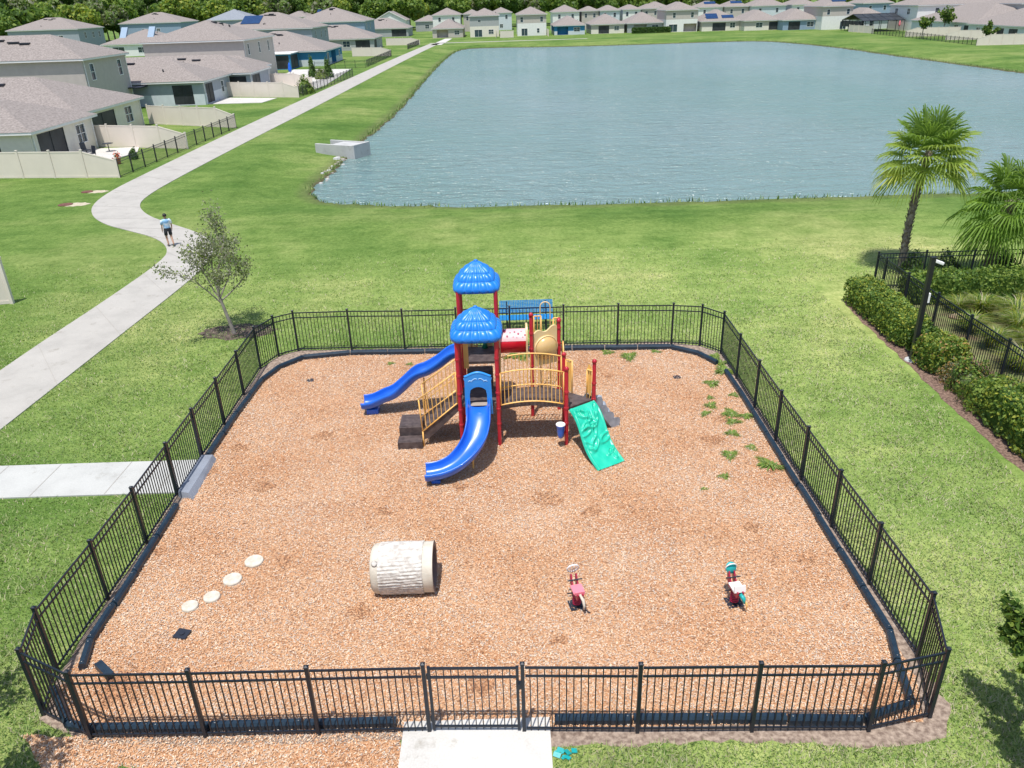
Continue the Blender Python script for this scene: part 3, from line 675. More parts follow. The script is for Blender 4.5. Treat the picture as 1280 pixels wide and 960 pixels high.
# tunnel between tower B and the rear deck
m=MB(); ax=rot('Y',PI/2); R0=.33; cz=2.04; cy=19.83
m.lathe((XR+.05,cy,cz),[(R0,0),(R0,.76),(R0-.03,.76),(R0-.03,0)],40,ax=ax,cap=False)
tun=m.build('crawl_tunnel',M['redp'],PS,smooth=True)
def band(z0,z1,a0,a1,mt,name):
    k=MB(); k.grid(24,10,lambda u,v:(XR+.05+z0+(z1-z0)*v,cy-(R0+.006)*math.cos(a0+(a1-a0)*u),cz+(R0+.006)*math.sin(a0+(a1-a0)*u))); return k.build(name,M[mt],tun,smooth=True)
band(.03,.75,R(20),R(100),'pinkw','worn_band')
k=MB()
for i,(u,a,rr) in enumerate([(.12,78,.09),(.3,62,.018),(.42,66,.022),(.52,55,.03),(.6,68,.014),(.7,48,.028),(.22,44,.03),(.38,40,.014),(.64,38,.014),(.76,60,.016),(.48,36,.012)]):
    A0=R(a); c=Vector((XR+.05+u,cy-(R0+.012)*math.cos(A0),cz+(R0+.012)*math.sin(A0))); nx=Vector((0,-math.cos(A0),math.sin(A0))); t=Vector((1,0,0)); w=nx.cross(t)
    if i==0: poly=[(-.7,.75),(-.35,1),(0,.7),(.35,1),(.7,.75),(.75,.3),(.25,-.5),(0,-.8),(-.25,-.5),(-.75,.3)]
    else: poly=[(math.cos(2*PI*j/7),math.sin(2*PI*j/7)) for j in range(7)]
    k.prism([(p[0]*rr,-p[1]*rr) for p in poly],.006,lambda a,b,q,c=c,t=t,w=w,nx=nx:c+t*a+w*b+nx*q)
k.build('heart_and_dot_marks',M['maroon'],tun)
for x in (XR+.05,XR+.79):
    m=MB(); n=28; outer=[]; 
    for i in range(n+1): a=PI*i/n; outer.append((.43*math.cos(a),.34*math.sin(a)**.7+.16+.05*math.cos(3*a)))
    poly=[(.43,-.55)]+outer+[(-.43,-.55)]
    inner=[(.335*math.cos(2*PI*i/n-PI/2),.335*math.sin(2*PI*i/n-PI/2)) for i in range(n+1)]
    full=poly+[(0,-.55)]+inner[::-1]+[(0,-.55)]
    m.prism([(u,v) for u,v in full],.05,lambda u,v,w,x=x:(x-.02+w,cy+u,cz+v)); m.build('tunnel_flange',M['cream'],PS)
# bubble panel between the posts of the rear deck
a=Vector((.62,19.29,0)); b=Vector((1.24,19.57,0)); d=(b-a).normalized(); nn=Vector((d.y,-d.x,0)); L=(b-a).length; z0=1.55
m=MB(); top=[(L-L*i/20,z0+.90+.05*math.sin(i/20*2*PI*1.5)+.10*(1-i/20)) for i in range(21)]
m.prism([(0,z0-.05),(L,z0-.05)]+top,.05,lambda u,v,w:a+d*u+nn*(w-.03)+Vector((0,0,v)))
pn=m.build('bubble_panel',M['cream'],PS)
c=a+d*(L/2)+nn*.02+Vector((0,0,z0+.44)); fr=Matrix((d,Vector((0,0,1)),nn)).transposed()
m=MB(); m.lathe(c,[(.345,0),(.35,.03),(.335,.045),(.32,.03)],36,ax=fr,cap=False); m.build('bubble_ring',M['cream'],pn,smooth=True)
m=MB(); m.lathe(c,[(.325,.01),(.31,.07),(.255,.13),(.165,.17),(.07,.19),(.003,.195)],36,ax=fr); m.build('bubble_window',M['bubble'],pn,smooth=True)
# rear deck rails, loop ladder
barrier((.66,20.43),(.86,20.43),zC,2.5,2); barrier((1.20,20.45),(1.33,20.46),zC,2.42,2)
def loop(x0,x1,y,z0,z1,name='climber_loop'):
    m=MB(); r=(x1-x0)/2; c=(x0+x1)/2
    pts=[(x0,y,z0),(x0,y,z1-r)]+[(c-r*math.cos(a),y,z1-r+r*math.sin(a)) for a in [PI*i/8 for i in range(1,8)]]+[(x1,y,z1-r),(x1,y+.04,z0)]
    m.tube(pts,.018,8); return m.build(name,M['cream'],PS,smooth=True)
loop(.86,1.14,20.9,.0,2.74)
m=MB()
for z in (.3,.6,.9,1.2,1.5): m.tube([(.86,20.9,z),(1.14,20.9,z)],.016,8)
m.build('ladder_rung',M['cream'],PS)
m=MB(); pts=[(1.42,19.75+.5*math.cos(a)*.6,1.55+.45*math.sin(a)) for a in [PI*i/10 for i in range(11)]]; m.tube(pts,.02,8)
m.build('arched_handrail',M['yellow'],PS,smooth=True)
# deck D guards
barrier((1.42,18.62),(1.57,18.50),1.02,1.98,3); 
m=MB(); m.prism([(1.44,1.1),(1.55,1.1),(1.55,1.95),(1.44,1.9)],.03,lambda u,v,w:(u,18.60-(u-1.44)*.75+w,v)); m.build('side_panel',M['yellow'],PS)
barrier((1.93,18.24),(2.06,18.13),1.02,1.85,2)
m=MB(); m.prism([(0,1.2),(.12,1.1),(.12,1.92),(.05,2.0),(0,1.8)],.03,lambda u,v,w:(1.92+u,18.27-u*.75+w,v)); m.build('side_panel',M['yellow'],PS)
barrier((1.36,17.72),(1.36,17.95),1.1,1.95,2); 
# green relief climber
def climber():
    t0=Vector((1.42,17.60,1.03)); t1=Vector((2.10,18.06,1.03)); b0=Vector((2.03,16.30,.02)); b1=Vector((2.74,16.72,.02))
    nrm=((t1-t0).cross(b0-t0)).normalized()
    if nrm.z<0: nrm=-nrm
    rr=random.Random(4); ridges=[(rr.uniform(.12,.88),rr.uniform(.05,.95),rr.uniform(0,PI),rr.uniform(.10,.2)) for _ in range(15)]
    def base(u,v):
        p=(t0*(1-u)+t1*u)*(1-v)+(b0*(1-u)+b1*u)*v
        wave=.10*math.sin(v*PI*2+.4)*(1-v*.3); return p,wave
    def fn(u,v):
        p,wave=base(u,v); e=0
        for (cu,cv,an,L) in ridges:
            du=(u-cu)*.8; dv=(v-cv)*1.7; c,s=math.cos(an),math.sin(an); q=((du*c+dv*s)/L)**2+((-du*s+dv*c)/(L*.42))**2
            if q<2.4: e+=.045*math.exp(-((math.sqrt(q)-1)**2)*9)
        e+=.008*math.sin(u*19+v*7)*math.sin(v*23)
        edge=min(u,1-u)*12
        if edge<1: e=max(e,.02)*1-.0; 
        if edge<.35: e=-.03*(1-edge/.35)
        return tuple(p+nrm*(wave+e))
    m=MB(); m.grid(60,110,fn)
    cen=nrm
    def fb(u,v): p,w=base(u,v); return tuple(p+nrm*(w-.055))
    m.grid(20,40,fb,flip=True)
    # side skirts
    for u in (0,1):
        pts=[fn(u,i/60) for i in range(61)]; ptb=[fb(u,i/60) for i in range(61)]
        m.add(pts+ptb,[(i,i+1,61+i+1,61+i) for i in range(60)])
    for v in (0,1):
        pts=[fn(i/20,v) for i in range(21)]; ptb=[fb(i/20,v) for i in range(21)]
        m.add(pts+ptb,[(i,i+1,21+i+1,21+i) for i in range(20)])
    return m.build('green_climbing_ramp',M['green'],PS,smooth=True)
climber()
# grey rock climber behind it
def climber2():
    t0=Vector((1.92,18.55,1.0)); t1=Vector((2.18,18.22,1.0)); b0=Vector((2.52,18.86,.0)); b1=Vector((2.82,18.52,.0)); n2=Vector((.6,.3,.75)).normalized()
    def fn(u,v):
        p=(t0*(1-u)+t1*u)*(1-v)+(b0*(1-u)+b1*u)*v; s=.17*abs(math.sin(v*PI*4))**.6*(.75+.25*math.sin(u*9+v*5)); return tuple(p+n2*(s+.02))
    m=MB(); m.grid(14,48,fn); m.grid(6,10,lambda u,v:tuple(Vector(((t0*(1-u)+t1*u)*(1-v)+(b0*(1-u)+b1*u)*v))-n2*.16),flip=True)
    for u in (0,1):
        A_=[fn(u,i/24) for i in range(25)]; B_=[tuple(((t0*(1-u)+t1*u)*(1-i/24)+(b0*(1-u)+b1*u)*i/24)-n2*.16) for i in range(25)]
        m.add(A_+B_,[(i,i+1,26+i,25+i) for i in range(24)])
    m.build('grey_rock_climber',M['grey'],PS,smooth=True)
climber2()
# blue hanging drum next to the front bridge post
m=MB(); m.lathe((1.20,17.50,.30),[(.06,0),(.08,.08),(.095,.2),(.11,.33),(.12,.35),(.12,.37)],20); dr=m.build('talk_drum',M['blue'],PS,smooth=True)
m=MB(); m.lathe((1.20,17.50,.67),[(.122,0),(.122,.02),(.11,.03),(.02,.034)],20); m.build('drum_top',M['whitep'],dr)
m=MB(); m.bar((1.24,17.52,.6),(1.36,17.62,.6),.04); m.bar((1.24,17.52,.4),(1.36,17.62,.4),.04); m.build('drum_bracket',M['red'],dr)

# ================================================================== OTHER PLAYGROUND THINGS
# hollow log tunnel
LG=empty('log_tunnel',(-2.23,12.35,0),'hollow pale log-shaped crawl tunnel lying on the mulch','log tunnel')
def log():
    ax=rot('Y',PI/2); x0=-2.83; cy=12.36; cz=.45; n=96
    def rad(u,q,bark):
        a=q*2*PI; r=.49+.012*math.sin(a*3+1)
        if bark: r+=.016*abs(math.sin(a*19+.7*math.sin(u*5)+.4*math.sin(u*17)))**.5+.007*math.sin(a*47+u*6)
        return r
    def ring(u0,u1,bark,k,name,mt):
        m=MB()
        def f(q,v):
            u=u0+(u1-u0)*v; r=rad(u,q,bark); a=q*2*PI
            if not bark and u<.1: r-= .05*(1-u/.1)**2
            return (x0+u,cy+r*math.cos(a),cz+r*math.sin(a))
        m.grid(n*2 if bark else n,k,f)
        m.build(name,M[mt],LG,smooth=True)
    ring(.0,.16,False,6,'log_end_band','logend'); ring(.15,1.0,True,30,'bark','bark'); ring(.99,1.2,False,5,'log_end_band','logend')
    m=MB(); m.grid(n,2,lambda q,v:(x0+v*1.2,cy+.40*math.cos(q*2*PI),cz+.40*math.sin(q*2*PI)),flip=True)
    for X_ in (x0+.0,x0+1.2):
        m.add([(X_,cy+(.44 if X_<x0+.1 else .50)*math.cos(2*PI*i/n),cz+(.44 if X_<x0+.1 else .50)*math.sin(2*PI*i/n)) for i in range(n)]+[(X_,cy+.40*math.cos(2*PI*i/n),cz+.40*math.sin(2*PI*i/n)) for i in range(n)],[(i,(i+1)%n,n+(i+1)%n,n+i) for i in range(n)])
    m.build('hollow_core',mat('log_core_dark',(.20,.14,.12),.85,var=.2),LG,smooth=False)
    m=MB(); m.lathe((x0+.10,cy-.34,cz+.37),[(.0,.0),(.06,.012),(.04,.03),(.0,.02)],14,ax=Vector((0,-.7,.72)).to_track_quat('Z','Y').to_matrix(),cap=False); m.build('knot',M['bark'],LG,smooth=True)
log()
# stepping stones
STL=['pale round stepping stone nearest the climbing structure, largest of the four','pale round stepping stone second from the top of the row of four','pale round stepping stone third from the top of the row of four','pale round stepping stone nearest the bottom left fence corner']
for (x,y,rr),lb in zip([(-5.49,13.22,.19),(-5.77,12.66,.185),(-6.02,12.15,.16),(-6.36,11.9,.155)],STL):
    m=MB(); prof=[(rr*1.02,-.02),(rr*1.02,.045),(rr*.96,.062),(rr*.6,.068),(.005,.068)]; m.lathe((x,y,0),prof,28)
    o=m.build('stepping_stone',M['stone']); tag(o,lb,'stepping stone','stepping stones in a row'); place(o,(x,y,0))
def drain(x,y,w,lb,round_=False):
    m=MB()
    if round_: m.lathe((x,y,0),[(w,0),(w,.025),(w*.6,.03),(.01,.02)],20)
    else:
        m.obox((x,y,.03),(w*2,w*1.7,.05),rot('Z',-.25)@rot('X',.06)); m.lathe((x,y,.055),[(.05,0),(.05,.015),(.01,.02)],12)
    o=m.build('drain_cover',M['vent']); tag(o,lb,'cover'); place(o,(x,y,0))
drain(-6.24,11.15,.13,'square black plastic cover below the stepping stones'); x,y=gp(388,476); drain(x,y,.12,'small round dark cover in the mulch left of the blue wave slide',True)
x,y=gp(846,472); drain(x,y,.12,'small round dark cover in the mulch right of the climbing structure',True)
# spring riders
def rider(name,loc,rz,label,col):
    r=empty(name,loc,label,'spring rider','spring riders'); L=Vector(loc)
    def W(p): return tuple(L+rot('Z',rz)@Vector(p)*.84)
    def bd(m,nm,mt,par=r,sm=False):
        m.v=[W(p) for p in m.v]; return m.build(nm,M[mt],par,smooth=sm)
    m=MB(); m.obox((0,0,.02),(.36,.34,.03)); m.obox((0,0,.045),(.2,.2,.03)); bd(m,'base_plate','vent')
    if col=='pink':
        m=MB(); m.tube([(.10,-.12,.03),(.2,-.34,.02)],.02,8); bd(m,'anchor_bar','vent')
    m=MB(); m.tube([(.085*math.cos(a),.085*math.sin(a),.06+.27*a/(2*PI*5)) for a in [2*PI*5*i/100 for i in range(101)]],.017,8); bd(m,'coil_spring','maroonred',sm=True)
    m=MB(); m.obox((0,.02,.35),(.14,.36,.03)); bd(m,'mount_plate','maroonred')
    # body boards: two side profiles with red between
    sidec='pink' if col=='pink' else 'whitep'
    m=MB(); 
    for sx in (-.075,.045):
        m.prism([(-.26,.40),(-.22,.34),(.22,.34),(.30,.46),(.33,.62),(.27,.70),(.20,.60),(.12,.50),(-.10,.47),(-.20,.52),(-.28,.52)],.03,lambda u,v,w,sx=sx:(sx+w,u,v))
    bd(m,'side_board','maroonred')
    m=MB(); m.obox((0,-.04,.50),(.26,.30,.035)); 
    if col=='pink': m.obox((0,-.20,.53),(.22,.06,.08))
    else: m.obox((0,-.2,.57),(.26,.035,.16),rot('X',-.2))
    bd(m,'seat',sidec)
    m=MB(); m.tube([(-.17,.17,.60),(.17,.17,.60)],.016,8); m.tube([(-.2,.10,.30),(.2,.10,.30)],.016,8); bd(m,'handle_bar','vent')
    c=(0,.33,.74)
    if col=='pink':
        m=MB(); m.tube([(.13*math.cos(a),.33-.05*math.sin(a),.80+.13*math.sin(a)) for a in [2*PI*i/24 for i in range(24)]],.018,8,closed=True)
        for a0 in (-.06,0,.06): m.tube([(a0*.6,.35,.68),(a0*1.4,.30,.92)],.012,6)
        bd(m,'ring_head','whitep',sm=True)
        m=MB(); m.tube([(.0,-.22,.5),(.04,-.34,.42),(.06,-.37,.28),(.05,-.36,.18)],[.03,.035,.03,.01],8); bd(m,'tail','logend',sm=True)
    else:
        m=MB(); m.lathe((0,.33,.74),[(.115,-.03),(.125,0),(.115,.03),(.02,.05)],24,ax=rot('X',PI/2-.35)@Matrix.Diagonal((1,1.15,1))); hd=bd(m,'round_head','teal',sm=True)
        m=MB(); m.tube([(.125*math.cos(a),.335-.05*math.sin(a),.745+.14*math.sin(a)) for a in [2*PI*i/24 for i in range(24)]],.014,8,closed=True); bd(m,'head_trim','whitep',sm=True)
        m=MB(); m.tube([(.02,-.22,.44),(.06,-.32,.38),(.07,-.36,.28)],[.05,.05,.02],10); bd(m,'tail','teal',sm=True)
        m=MB(); m.tube([(.09,-.3,.35),(.13,-.36,.22),(.13,-.36,.12)],[.02,.02,.01],8); bd(m,'tail_tip','yellow',sm=True)
    return r
M['maroonred']=mat('spring_red',(.36,.01,.05),.4,var=.1)
rider('spring_rider',(1.10,11.62,0),R(12),'pink-seated spring rider with a white ring head on a red coil spring','pink')
rider('spring_rider',(4.07,11.55,0),R(8),'white-seated spring rider with a teal round head and red coil spring','teal')
# blue bench behind the rear fence
BN=empty('park_bench',(.57,25.75,0),'blue perforated metal bench standing on the grass behind the rear fence','bench')
M['bench']=mat('blue_bench_mesh',(.015,.20,.50),.4,col2=(.03,.27,.58),vscale=30)
def slats(x0,x1,p0,p1,n,name):
    m=MB(); p0=Vector(p0); p1=Vector(p1)
    for i in range(n+1):
        c=p0+(p1-p0)*(i/n); m.bar((x0,c.y,c.z),(x1,c.y,c.z),.022)
    k=int((x1-x0)/.06)
    for i in range(k+1):
        x=x0+(x1-x0)*i/k; m.bar((x,p0.y,p0.z),(x,p1.y,p1.z),.028,.014)
    return m.build(name,M['bench'],BN)
slats(-.34,1.49,(0,25.5,.43),(0,25.9,.45),9,'seat'); slats(-.34,1.49,(0,25.96,.50),(0,26.08,.92),9,'backrest')
for x in (-.1,1.25):
    m=MB(); m.tube([(x,25.55,0),(x,25.62,.4),(x,25.95,.42),(x,26.08,.9)],.025,8); m.tube([(x,26.05,0),(x,25.9,.42)],.025,8); m.build('leg',M['vent'],BN)
# small weeds
def weed():
    r=np.random.default_rng(31); n=210; th=r.uniform(0,2*PI,n); P=np.stack([.02*np.cos(th),.02*np.sin(th),0*th],1)
    out=r.uniform(.05,.24,n)*(1+.35*np.sin(th*3)); hh=r.uniform(.02,.13,n); d=np.stack([np.cos(th),np.sin(th),0*th],1); sw=np.stack([-np.sin(th),np.cos(th),0*th],1)*.012
    mid=P+d*(out*.55)[:,None]+np.array([0,0,1])*hh[:,None]; tip=P+d*out[:,None]+np.array([0,0,1])*(hh*.6)[:,None]
    V=np.stack([P-sw*.4,P+sw*.4,mid+sw,mid-sw,tip],1).reshape(-1,3); q=np.arange(n)*5
    F=np.concatenate([np.stack([q,q+1,q+2],1),np.stack([q,q+2,q+3],1),np.stack([q+3,q+2,q+4],1)])
    return fastmesh('weed',V,F,np.tile(r.choice(3,n,p=[.4,.35,.25]),3),[L_light,G1,G2],3)
WM=weed()
WP=[(890,480,1.0),(887,498,.8),(888,508,.9),(882,518,.8),(915,518,1.0),(933,521,1.1),(915,528,1.0),(915,543,1.0),(913,570,.9),(962,582,1.3),(905,596,.7),(488,455,.7),(512,456,.6),(787,447,1.2),(820,440,.7),(917,494,.7),(900,455,1.3),(905,465,1.4),(895,448,1.2),(760,441,.8),(640,446,1.5),(655,447,1.5),(880,612,.5),(940,560,.6)]
for i,(px,py,s) in enumerate(WP):
    o=objm('weed',WM); x,y=gp(px,py); o.location=(x,y,.0); o.rotation_euler=(0,0,i*1.3); o.scale=(s*1.15*(1+.3*math.sin(i*5)),s*.95*(1+.3*math.cos(i*3)),s*.6)
    lb=('small green weed tuft in the wood chips near the right-hand fence' if px>870 else 'small green weed tuft by the rear edging, left of the climbing structure' if px<560 else 'green weed tuft by the rear edging, right of the climbing structure' if px>700 else 'green weed tuft seen under the red crawl tunnel')
    tag(o,lb,'weed','weeds growing through the mulch')
# green scrap by the entry slab
m=MB(); rr=random.Random(5)
for i in range(9):
    m.obox((.62+rr.uniform(-.12,.16),8.32+rr.uniform(-.08,.08),.03),(rr.uniform(.06,.12),rr.uniform(.04,.09),.015),rot('Z',rr.uniform(0,3))@rot('X',rr.uniform(-.6,.6)))
o=m.build('plastic_scrap',M['teal']); tag(o,'crumpled green plastic scrap in the grass beside the concrete entry slab','litter'); place(o,(.62,8.32,0))
#PART3
# ================================================================== RIGHT-HAND GARDEN
F2P=[(14.0,28.7),(14.0,28.0),(13.98,26.2),(13.97,24.1),(13.97,22.1),(14.0,20.2),(14.0,18.3),(14.0,16.4),(14.0,14.5)]
F2=empty('metal_fence',(14,24,0),'black metal picket fence behind the clipped hedge at the right edge','fence')
for i,p in enumerate(F2P):
    fence_post(p,HF).build('post',M['black'],F2)
    if i<len(F2P)-1: fence_panel(p,F2P[i+1],HF).build('panel',M['black'],F2)
F3=empty('metal_fence',(18,28.6,0),'black metal picket fence crossing behind the tall palm trunk','fence')
F3P=[(14.0+1.83*i,28.72) for i in range(1,8)]
for i,p in enumerate(F3P):
    fence_post(p,HF).build('post',M['black'],F3); a=(14.0,28.7) if i==0 else F3P[i-1]
    fence_panel(a,p,HF).build('panel',M['black'],F3)
def hedge(name,label,boxes,n,size,mats,probs,cat='hedge',group=None,seed=1,core=True):
    """clipped volume: leafy faces over a denser twiggy core"""
    x,y=boxes[0][0]; root=empty(name,(x,y,0),label,cat,group); r=np.random.default_rng(seed); PP=[];NN=[]
    cm=MB()
    tot=sum((a[0]*a[1]+a[0]*a[2]*2+a[1]*a[2]*2) for (_,a,_) in boxes)
    for (cx,cy),(sx,sy,sz),rz in boxes:
        k=int(n*(sx*sy+2*sx*sz+2*sy*sz)/tot); u=r.uniform(-1,1,(k,3)); f=r.choice(5,k,p=np.array([sx*sy*1.3,sx*sz,sx*sz,sy*sz,sy*sz])/(sx*sy*1.3+2*sx*sz+2*sy*sz))
        u[f==0,2]=1;u[f==1,1]=-1;u[f==2,1]=1;u[f==3,0]=-1;u[f==4,0]=1
        nr=np.zeros((k,3)); nr[f==0,2]=1;nr[f==1,1]=-1;nr[f==2,1]=1;nr[f==3,0]=-1;nr[f==4,0]=1
        q=1-.10*np.maximum(0,np.abs(u).sum(1)-2)[:,None]; u=u*q
        lump=.035*np.sin(u[:,0]*sx*5+cx)+.035*np.sin(u[:,1]*sy*6+cy)+.03*np.sin(u[:,2]*7)
        p=u*np.array([sx/2,sy/2,sz/2])+nr*(lump+r.normal(0,.035,k))[:,None]
        c,s=math.cos(rz),math.sin(rz); p=np.stack([p[:,0]*c-p[:,1]*s+cx,p[:,0]*s+p[:,1]*c+cy,p[:,2]+sz/2+.03],1)
        PP.append(p-np.array([x,y,0])); NN.append(nr)
        def fc(a,b_,sx=sx,sy=sy,sz=sz,cx=cx,cy=cy,rz=rz): return 0
        cm.obox((cx,cy,sz/2-.02),(sx-.16,sy-.16,sz-.12),rot('Z',rz))
    P=np.concatenate(PP);Nr=np.concatenate(NN)
    objm('foliage',leaves_mesh('foliage',P,size,mats,probs,nrm=Nr,seed=seed),root)
    if core: cm.build('twigs',L_mid,root)
    return root
hedge('hedge','long clipped green hedge left of the black fence, ahead of the dark pole',[((12.95,26.9),(1.05,1.2,.88),0),((12.95,25.4),(1.05,2.0,.88),0),((12.92,23.8),(1.05,1.5,.86),0)],11000,.055,[L_dark,L_mid,L_light,L_gold],[.08,.34,.40,.18],seed=1)
hedge('shrub','small rounded green shrub right behind the dark pole',[((12.95,22.6),(.7,.6,.75),.3)],1800,.06,[L_dark,L_mid,L_light],[.3,.45,.25],'shrub',seed=2)
hedge('shrub','square clipped shrub with golden orange top beside the dark pole base',[((12.98,21.55),(1.15,1.05,.85),.1)],3600,.055,[L_mid,L_light,L_gold,L_brown],[.4,.3,.22,.08],'shrub',seed=3)
def blob(name,label,cx,cy,r3,n,size,mats,probs,cat,group=None,seed=1):
    root=empty(name,(cx,cy,0),label,cat,group); r=np.random.default_rng(seed); d=r.normal(size=(n,3)); d/=np.linalg.norm(d,axis=1,keepdims=True); d[:,2]=np.abs(d[:,2])
    lump=1+.16*np.sin(d[:,0]*5+seed)+.13*np.sin(d[:,1]*7+2*seed)+.1*np.sin(d[:,2]*8)
    rad=r.uniform(.55,1.02,n)**.6
    P=d*np.array(r3)*(rad*lump)[:,None]; P[:,2]+=.05
    objm('foliage',leaves_mesh('foliage',P,size,mats,probs,nrm=d,seed=seed),root)
    m=MB()
    for i in range(7):
        a=i*.9; m.tube([(cx,cy,0),(cx+.3*r3[0]*math.cos(a),cy+.3*r3[1]*math.sin(a),r3[2]*.4),(cx+.75*r3[0]*math.cos(a),cy+.75*r3[1]*math.sin(a),r3[2]*.75)],[.02,.014,.006],5)
    m.build('stem',M['trunk'],root); return root
blob('shrub','sprawling yellow-green shrub with bare reddish twigs below the square shrub',12.95,19.95,(.62,.6,.85),2200,.06,[L_mid,L_light,L_brown,L_olive],[.35,.35,.1,.2],'shrub',seed=4)
blob('shrub','loose bright green shrub between the bare twiggy one and the lower hedge',12.95,18.85,(.68,.65,.9),3000,.06,[L_mid,L_light,L_gold],[.4,.45,.15],'shrub',seed=5)
blob('shrub','thin pinkish bare-twigged shrub in the gap of the hedge row',12.75,20.55,(.35,.35,.55),420,.05,[L_brown,L_grey2],[.5,.5],'shrub',seed=6)
hedge('hedge','loose yellow-green hedge at the right edge below the shrub gap',[((12.95,17.6),(1.15,1.5,1.05),.0),((12.95,16.2),(1.2,1.5,1.1),.05),((12.9,14.9),(1.1,1.3,1.1),0)],8500,.065,[L_mid,L_light,L_gold,L_dark],[.34,.38,.20,.08],seed=7)
hedge('hedge','wide bright green hedge running behind the right-hand garden fence',[((15.8,27.3),(2.6,1.1,.95),.0),((18.3,27.2),(2.6,1.15,1.0),0),((20.9,27.0),(3.0,1.2,1.05),0)],11000,.065,[L_mid,L_light,L_dark],[.42,.42,.16],seed=8)
for i,(x,y,l) in enumerate([(16.3,30.4,'dark low bush outside the far garden fence, left of the palm trunk'),(17.6,30.3,'dark low bush outside the far garden fence, right beside the palm trunk'),(19.9,30.4,'dark low bush outside the far garden fence, farthest right')]):
    blob('bush',l,x,y,(.55,.5,.75),1400,.06,[L_dark,L_mid,L_olive],[.5,.25,.25],'bush','low bushes behind the garden fence',seed=20+i)
# ornamental grasses
def grass_clump(seed,n=900,h=.75,rad=.55):
    r=np.random.default_rng(seed); th=r.uniform(0,2*PI,n); rr=rad*.35*np.sqrt(r.uniform(0,1,n)); P=np.stack([rr*np.cos(th),rr*np.sin(th),0*th],1)
    hh=h*r.uniform(.55,1.1,n); out=rad*r.uniform(.4,1.2,n); d=np.stack([np.cos(th),np.sin(th),0*th],1); s=np.stack([-np.sin(th),np.cos(th),0*th],1)*.008
    mid=P+d*(out*.4)[:,None]+np.array([0,0,1])*(hh*.8)[:,None]; tip=P+d*out[:,None]+np.array([0,0,1])*hh[:,None]*.85
    V=np.stack([P-s,P+s,mid+s,mid-s,tip],1).reshape(-1,3); F=[]; 
    base=np.arange(n)*5; F=np.concatenate([np.stack([base,base+1,base+2],1),np.stack([base,base+2,base+3],1),np.stack([base+3,base+2,base+4],1)])
    mi=np.tile(r.choice(4,n,p=[.35,.3,.2,.15]),3)
    return fastmesh('ornamental_grass',V,F,mi,[L_mid,L_light,L_gold,G3],3)
GC=[grass_clump(31),grass_clump(32,800,.65,.7)]
for i,(x,y,s) in enumerate([(16.3,25.4,1.1),(17.3,24.9,1.2),(18.3,25.6,1),(15.4,24.3,.9),(16.6,23.7,1.1),(17.8,23.6,1.2),(15.3,22.8,.9),(16.5,22.4,1.1),(18.9,24.4,1.1),(15.2,21.2,1),(16.4,20.9,1.1),(15.1,19.4,1),(17.6,21.8,1.2),(15.9,26.1,.8),(19.4,22.9,1.3)]):
    o=objm('ornamental_grass',GC[i%2]); o.location=(x,y,0); o.rotation_euler=(0,0,i*.7); o.scale=(s,s,s)
    tag(o,'tufted yellow-green ornamental grass clump inside the right-hand garden','grass clump','ornamental grasses in the garden')
# landscaping rocks
for i,(px,py,s,l) in enumerate([(1197,398,.28,'reddish garden rock by the fence under the hedge'),(1255,400,.32,'tan garden rock between grasses, nearest the pale palm trunk')]):
    m=MB(); m.lathe((0,0,0),[(s,0),(s*1.02,s*.25),(s*.7,s*.5),(.02,s*.6)],10); m.v=[(v[0]*(1+.2*math.sin(v[1]*9)),v[1]*.7*(1+.15*math.sin(v[0]*8)),v[2]) for v in m.v]
    o=m.build('garden_rock',mat('rock_tan',(.40,.26,.20),.9,var=.2,bump=.5),smooth=True); o.location=(*gp(px,py),0); tag(o,l,'rock','garden rocks')
# dark square pole with a white camera
PL=empty('light_pole',(12.4,22.1,0),'tall dark square pole with a small white fixture standing in the hedge bed','pole')
m=MB(); m.box(12.335,22.035,-.05,12.465,22.165,3.28); m.box(12.325,22.025,3.28,12.475,22.175,3.31); m.build('pole',mat('dark_bronze_paint',(.012,.014,.016),.45),PL)
m=MB(); m.obox((12.60,22.1,3.14),(.27,.13,.09),rot('Y',.35)); m.lathe((12.70,22.1,3.07),[(.055,0),(.055,.04),(.02,.06)],12); m.build('security_camera',M['whitep'],PL,bevel=.02)
m=MB(); m.box(12.467,22.03,1.9,12.53,22.15,2.2); m.build('control_box',M['whitep'],PL,bevel=.01)
m=MB(); m.lathe((12.4,22.1,0),[(.22,0),(.2,.04),(.14,.05)],14); m.build('base_collar',M['outlet'],PL)

# ================================================================== TREES
def fan_frond(V,F,MI,base,dr,pet,rad,droop,mi,r,n=30,lw=.034):
    """costapalmate leaf: stalk plus a folded fan of narrow segments"""
    dr=Vector(dr).normalized(); side=dr.cross(Vector((0,0,1))); side=side.normalized() if side.length>.05 else Vector((1,0,0)); upn=side.cross(dr)
    hub=base+dr*pet+Vector((0,0,-droop*.25*pet))
    def quad(a,b,w0,w1,sd,m):
        o=len(V); V.extend([a-sd*w0,a+sd*w0,b+sd*w1,b-sd*w1]); F.append((o,o+1,o+2,o+3)); MI.append(m)
    quad(base,hub,.018,.012,side,mi); quad(base,hub,.015,.012,upn,mi)
    for i in range(n):
        a=(-1+2*i/(n-1))*R(118); L=rad*(1-.22*abs(a/R(118)))*r.uniform(.88,1.06)
        d=dr*math.cos(a)+side*math.sin(a)+upn*(.10+.18*abs(math.sin(a))); d.normalize()
        p1=hub+d*(L*.55); p1.z-=droop*.08*L; p2=p1+d*(L*.32); p2.z-=droop*.32*L; p3=p2+d*(L*.13); p3.z-=droop*.35*L
        sd=d.cross(upn).normalized()*1
        sd2=(sd+upn*(.7 if i%2 else -.7)).normalized()
        quad(hub,p1,.006,lw,sd2,mi); quad(p1,p2,lw,lw*.6,sd2,mi); quad(p2,p3,lw*.6,.003,sd2,mi)
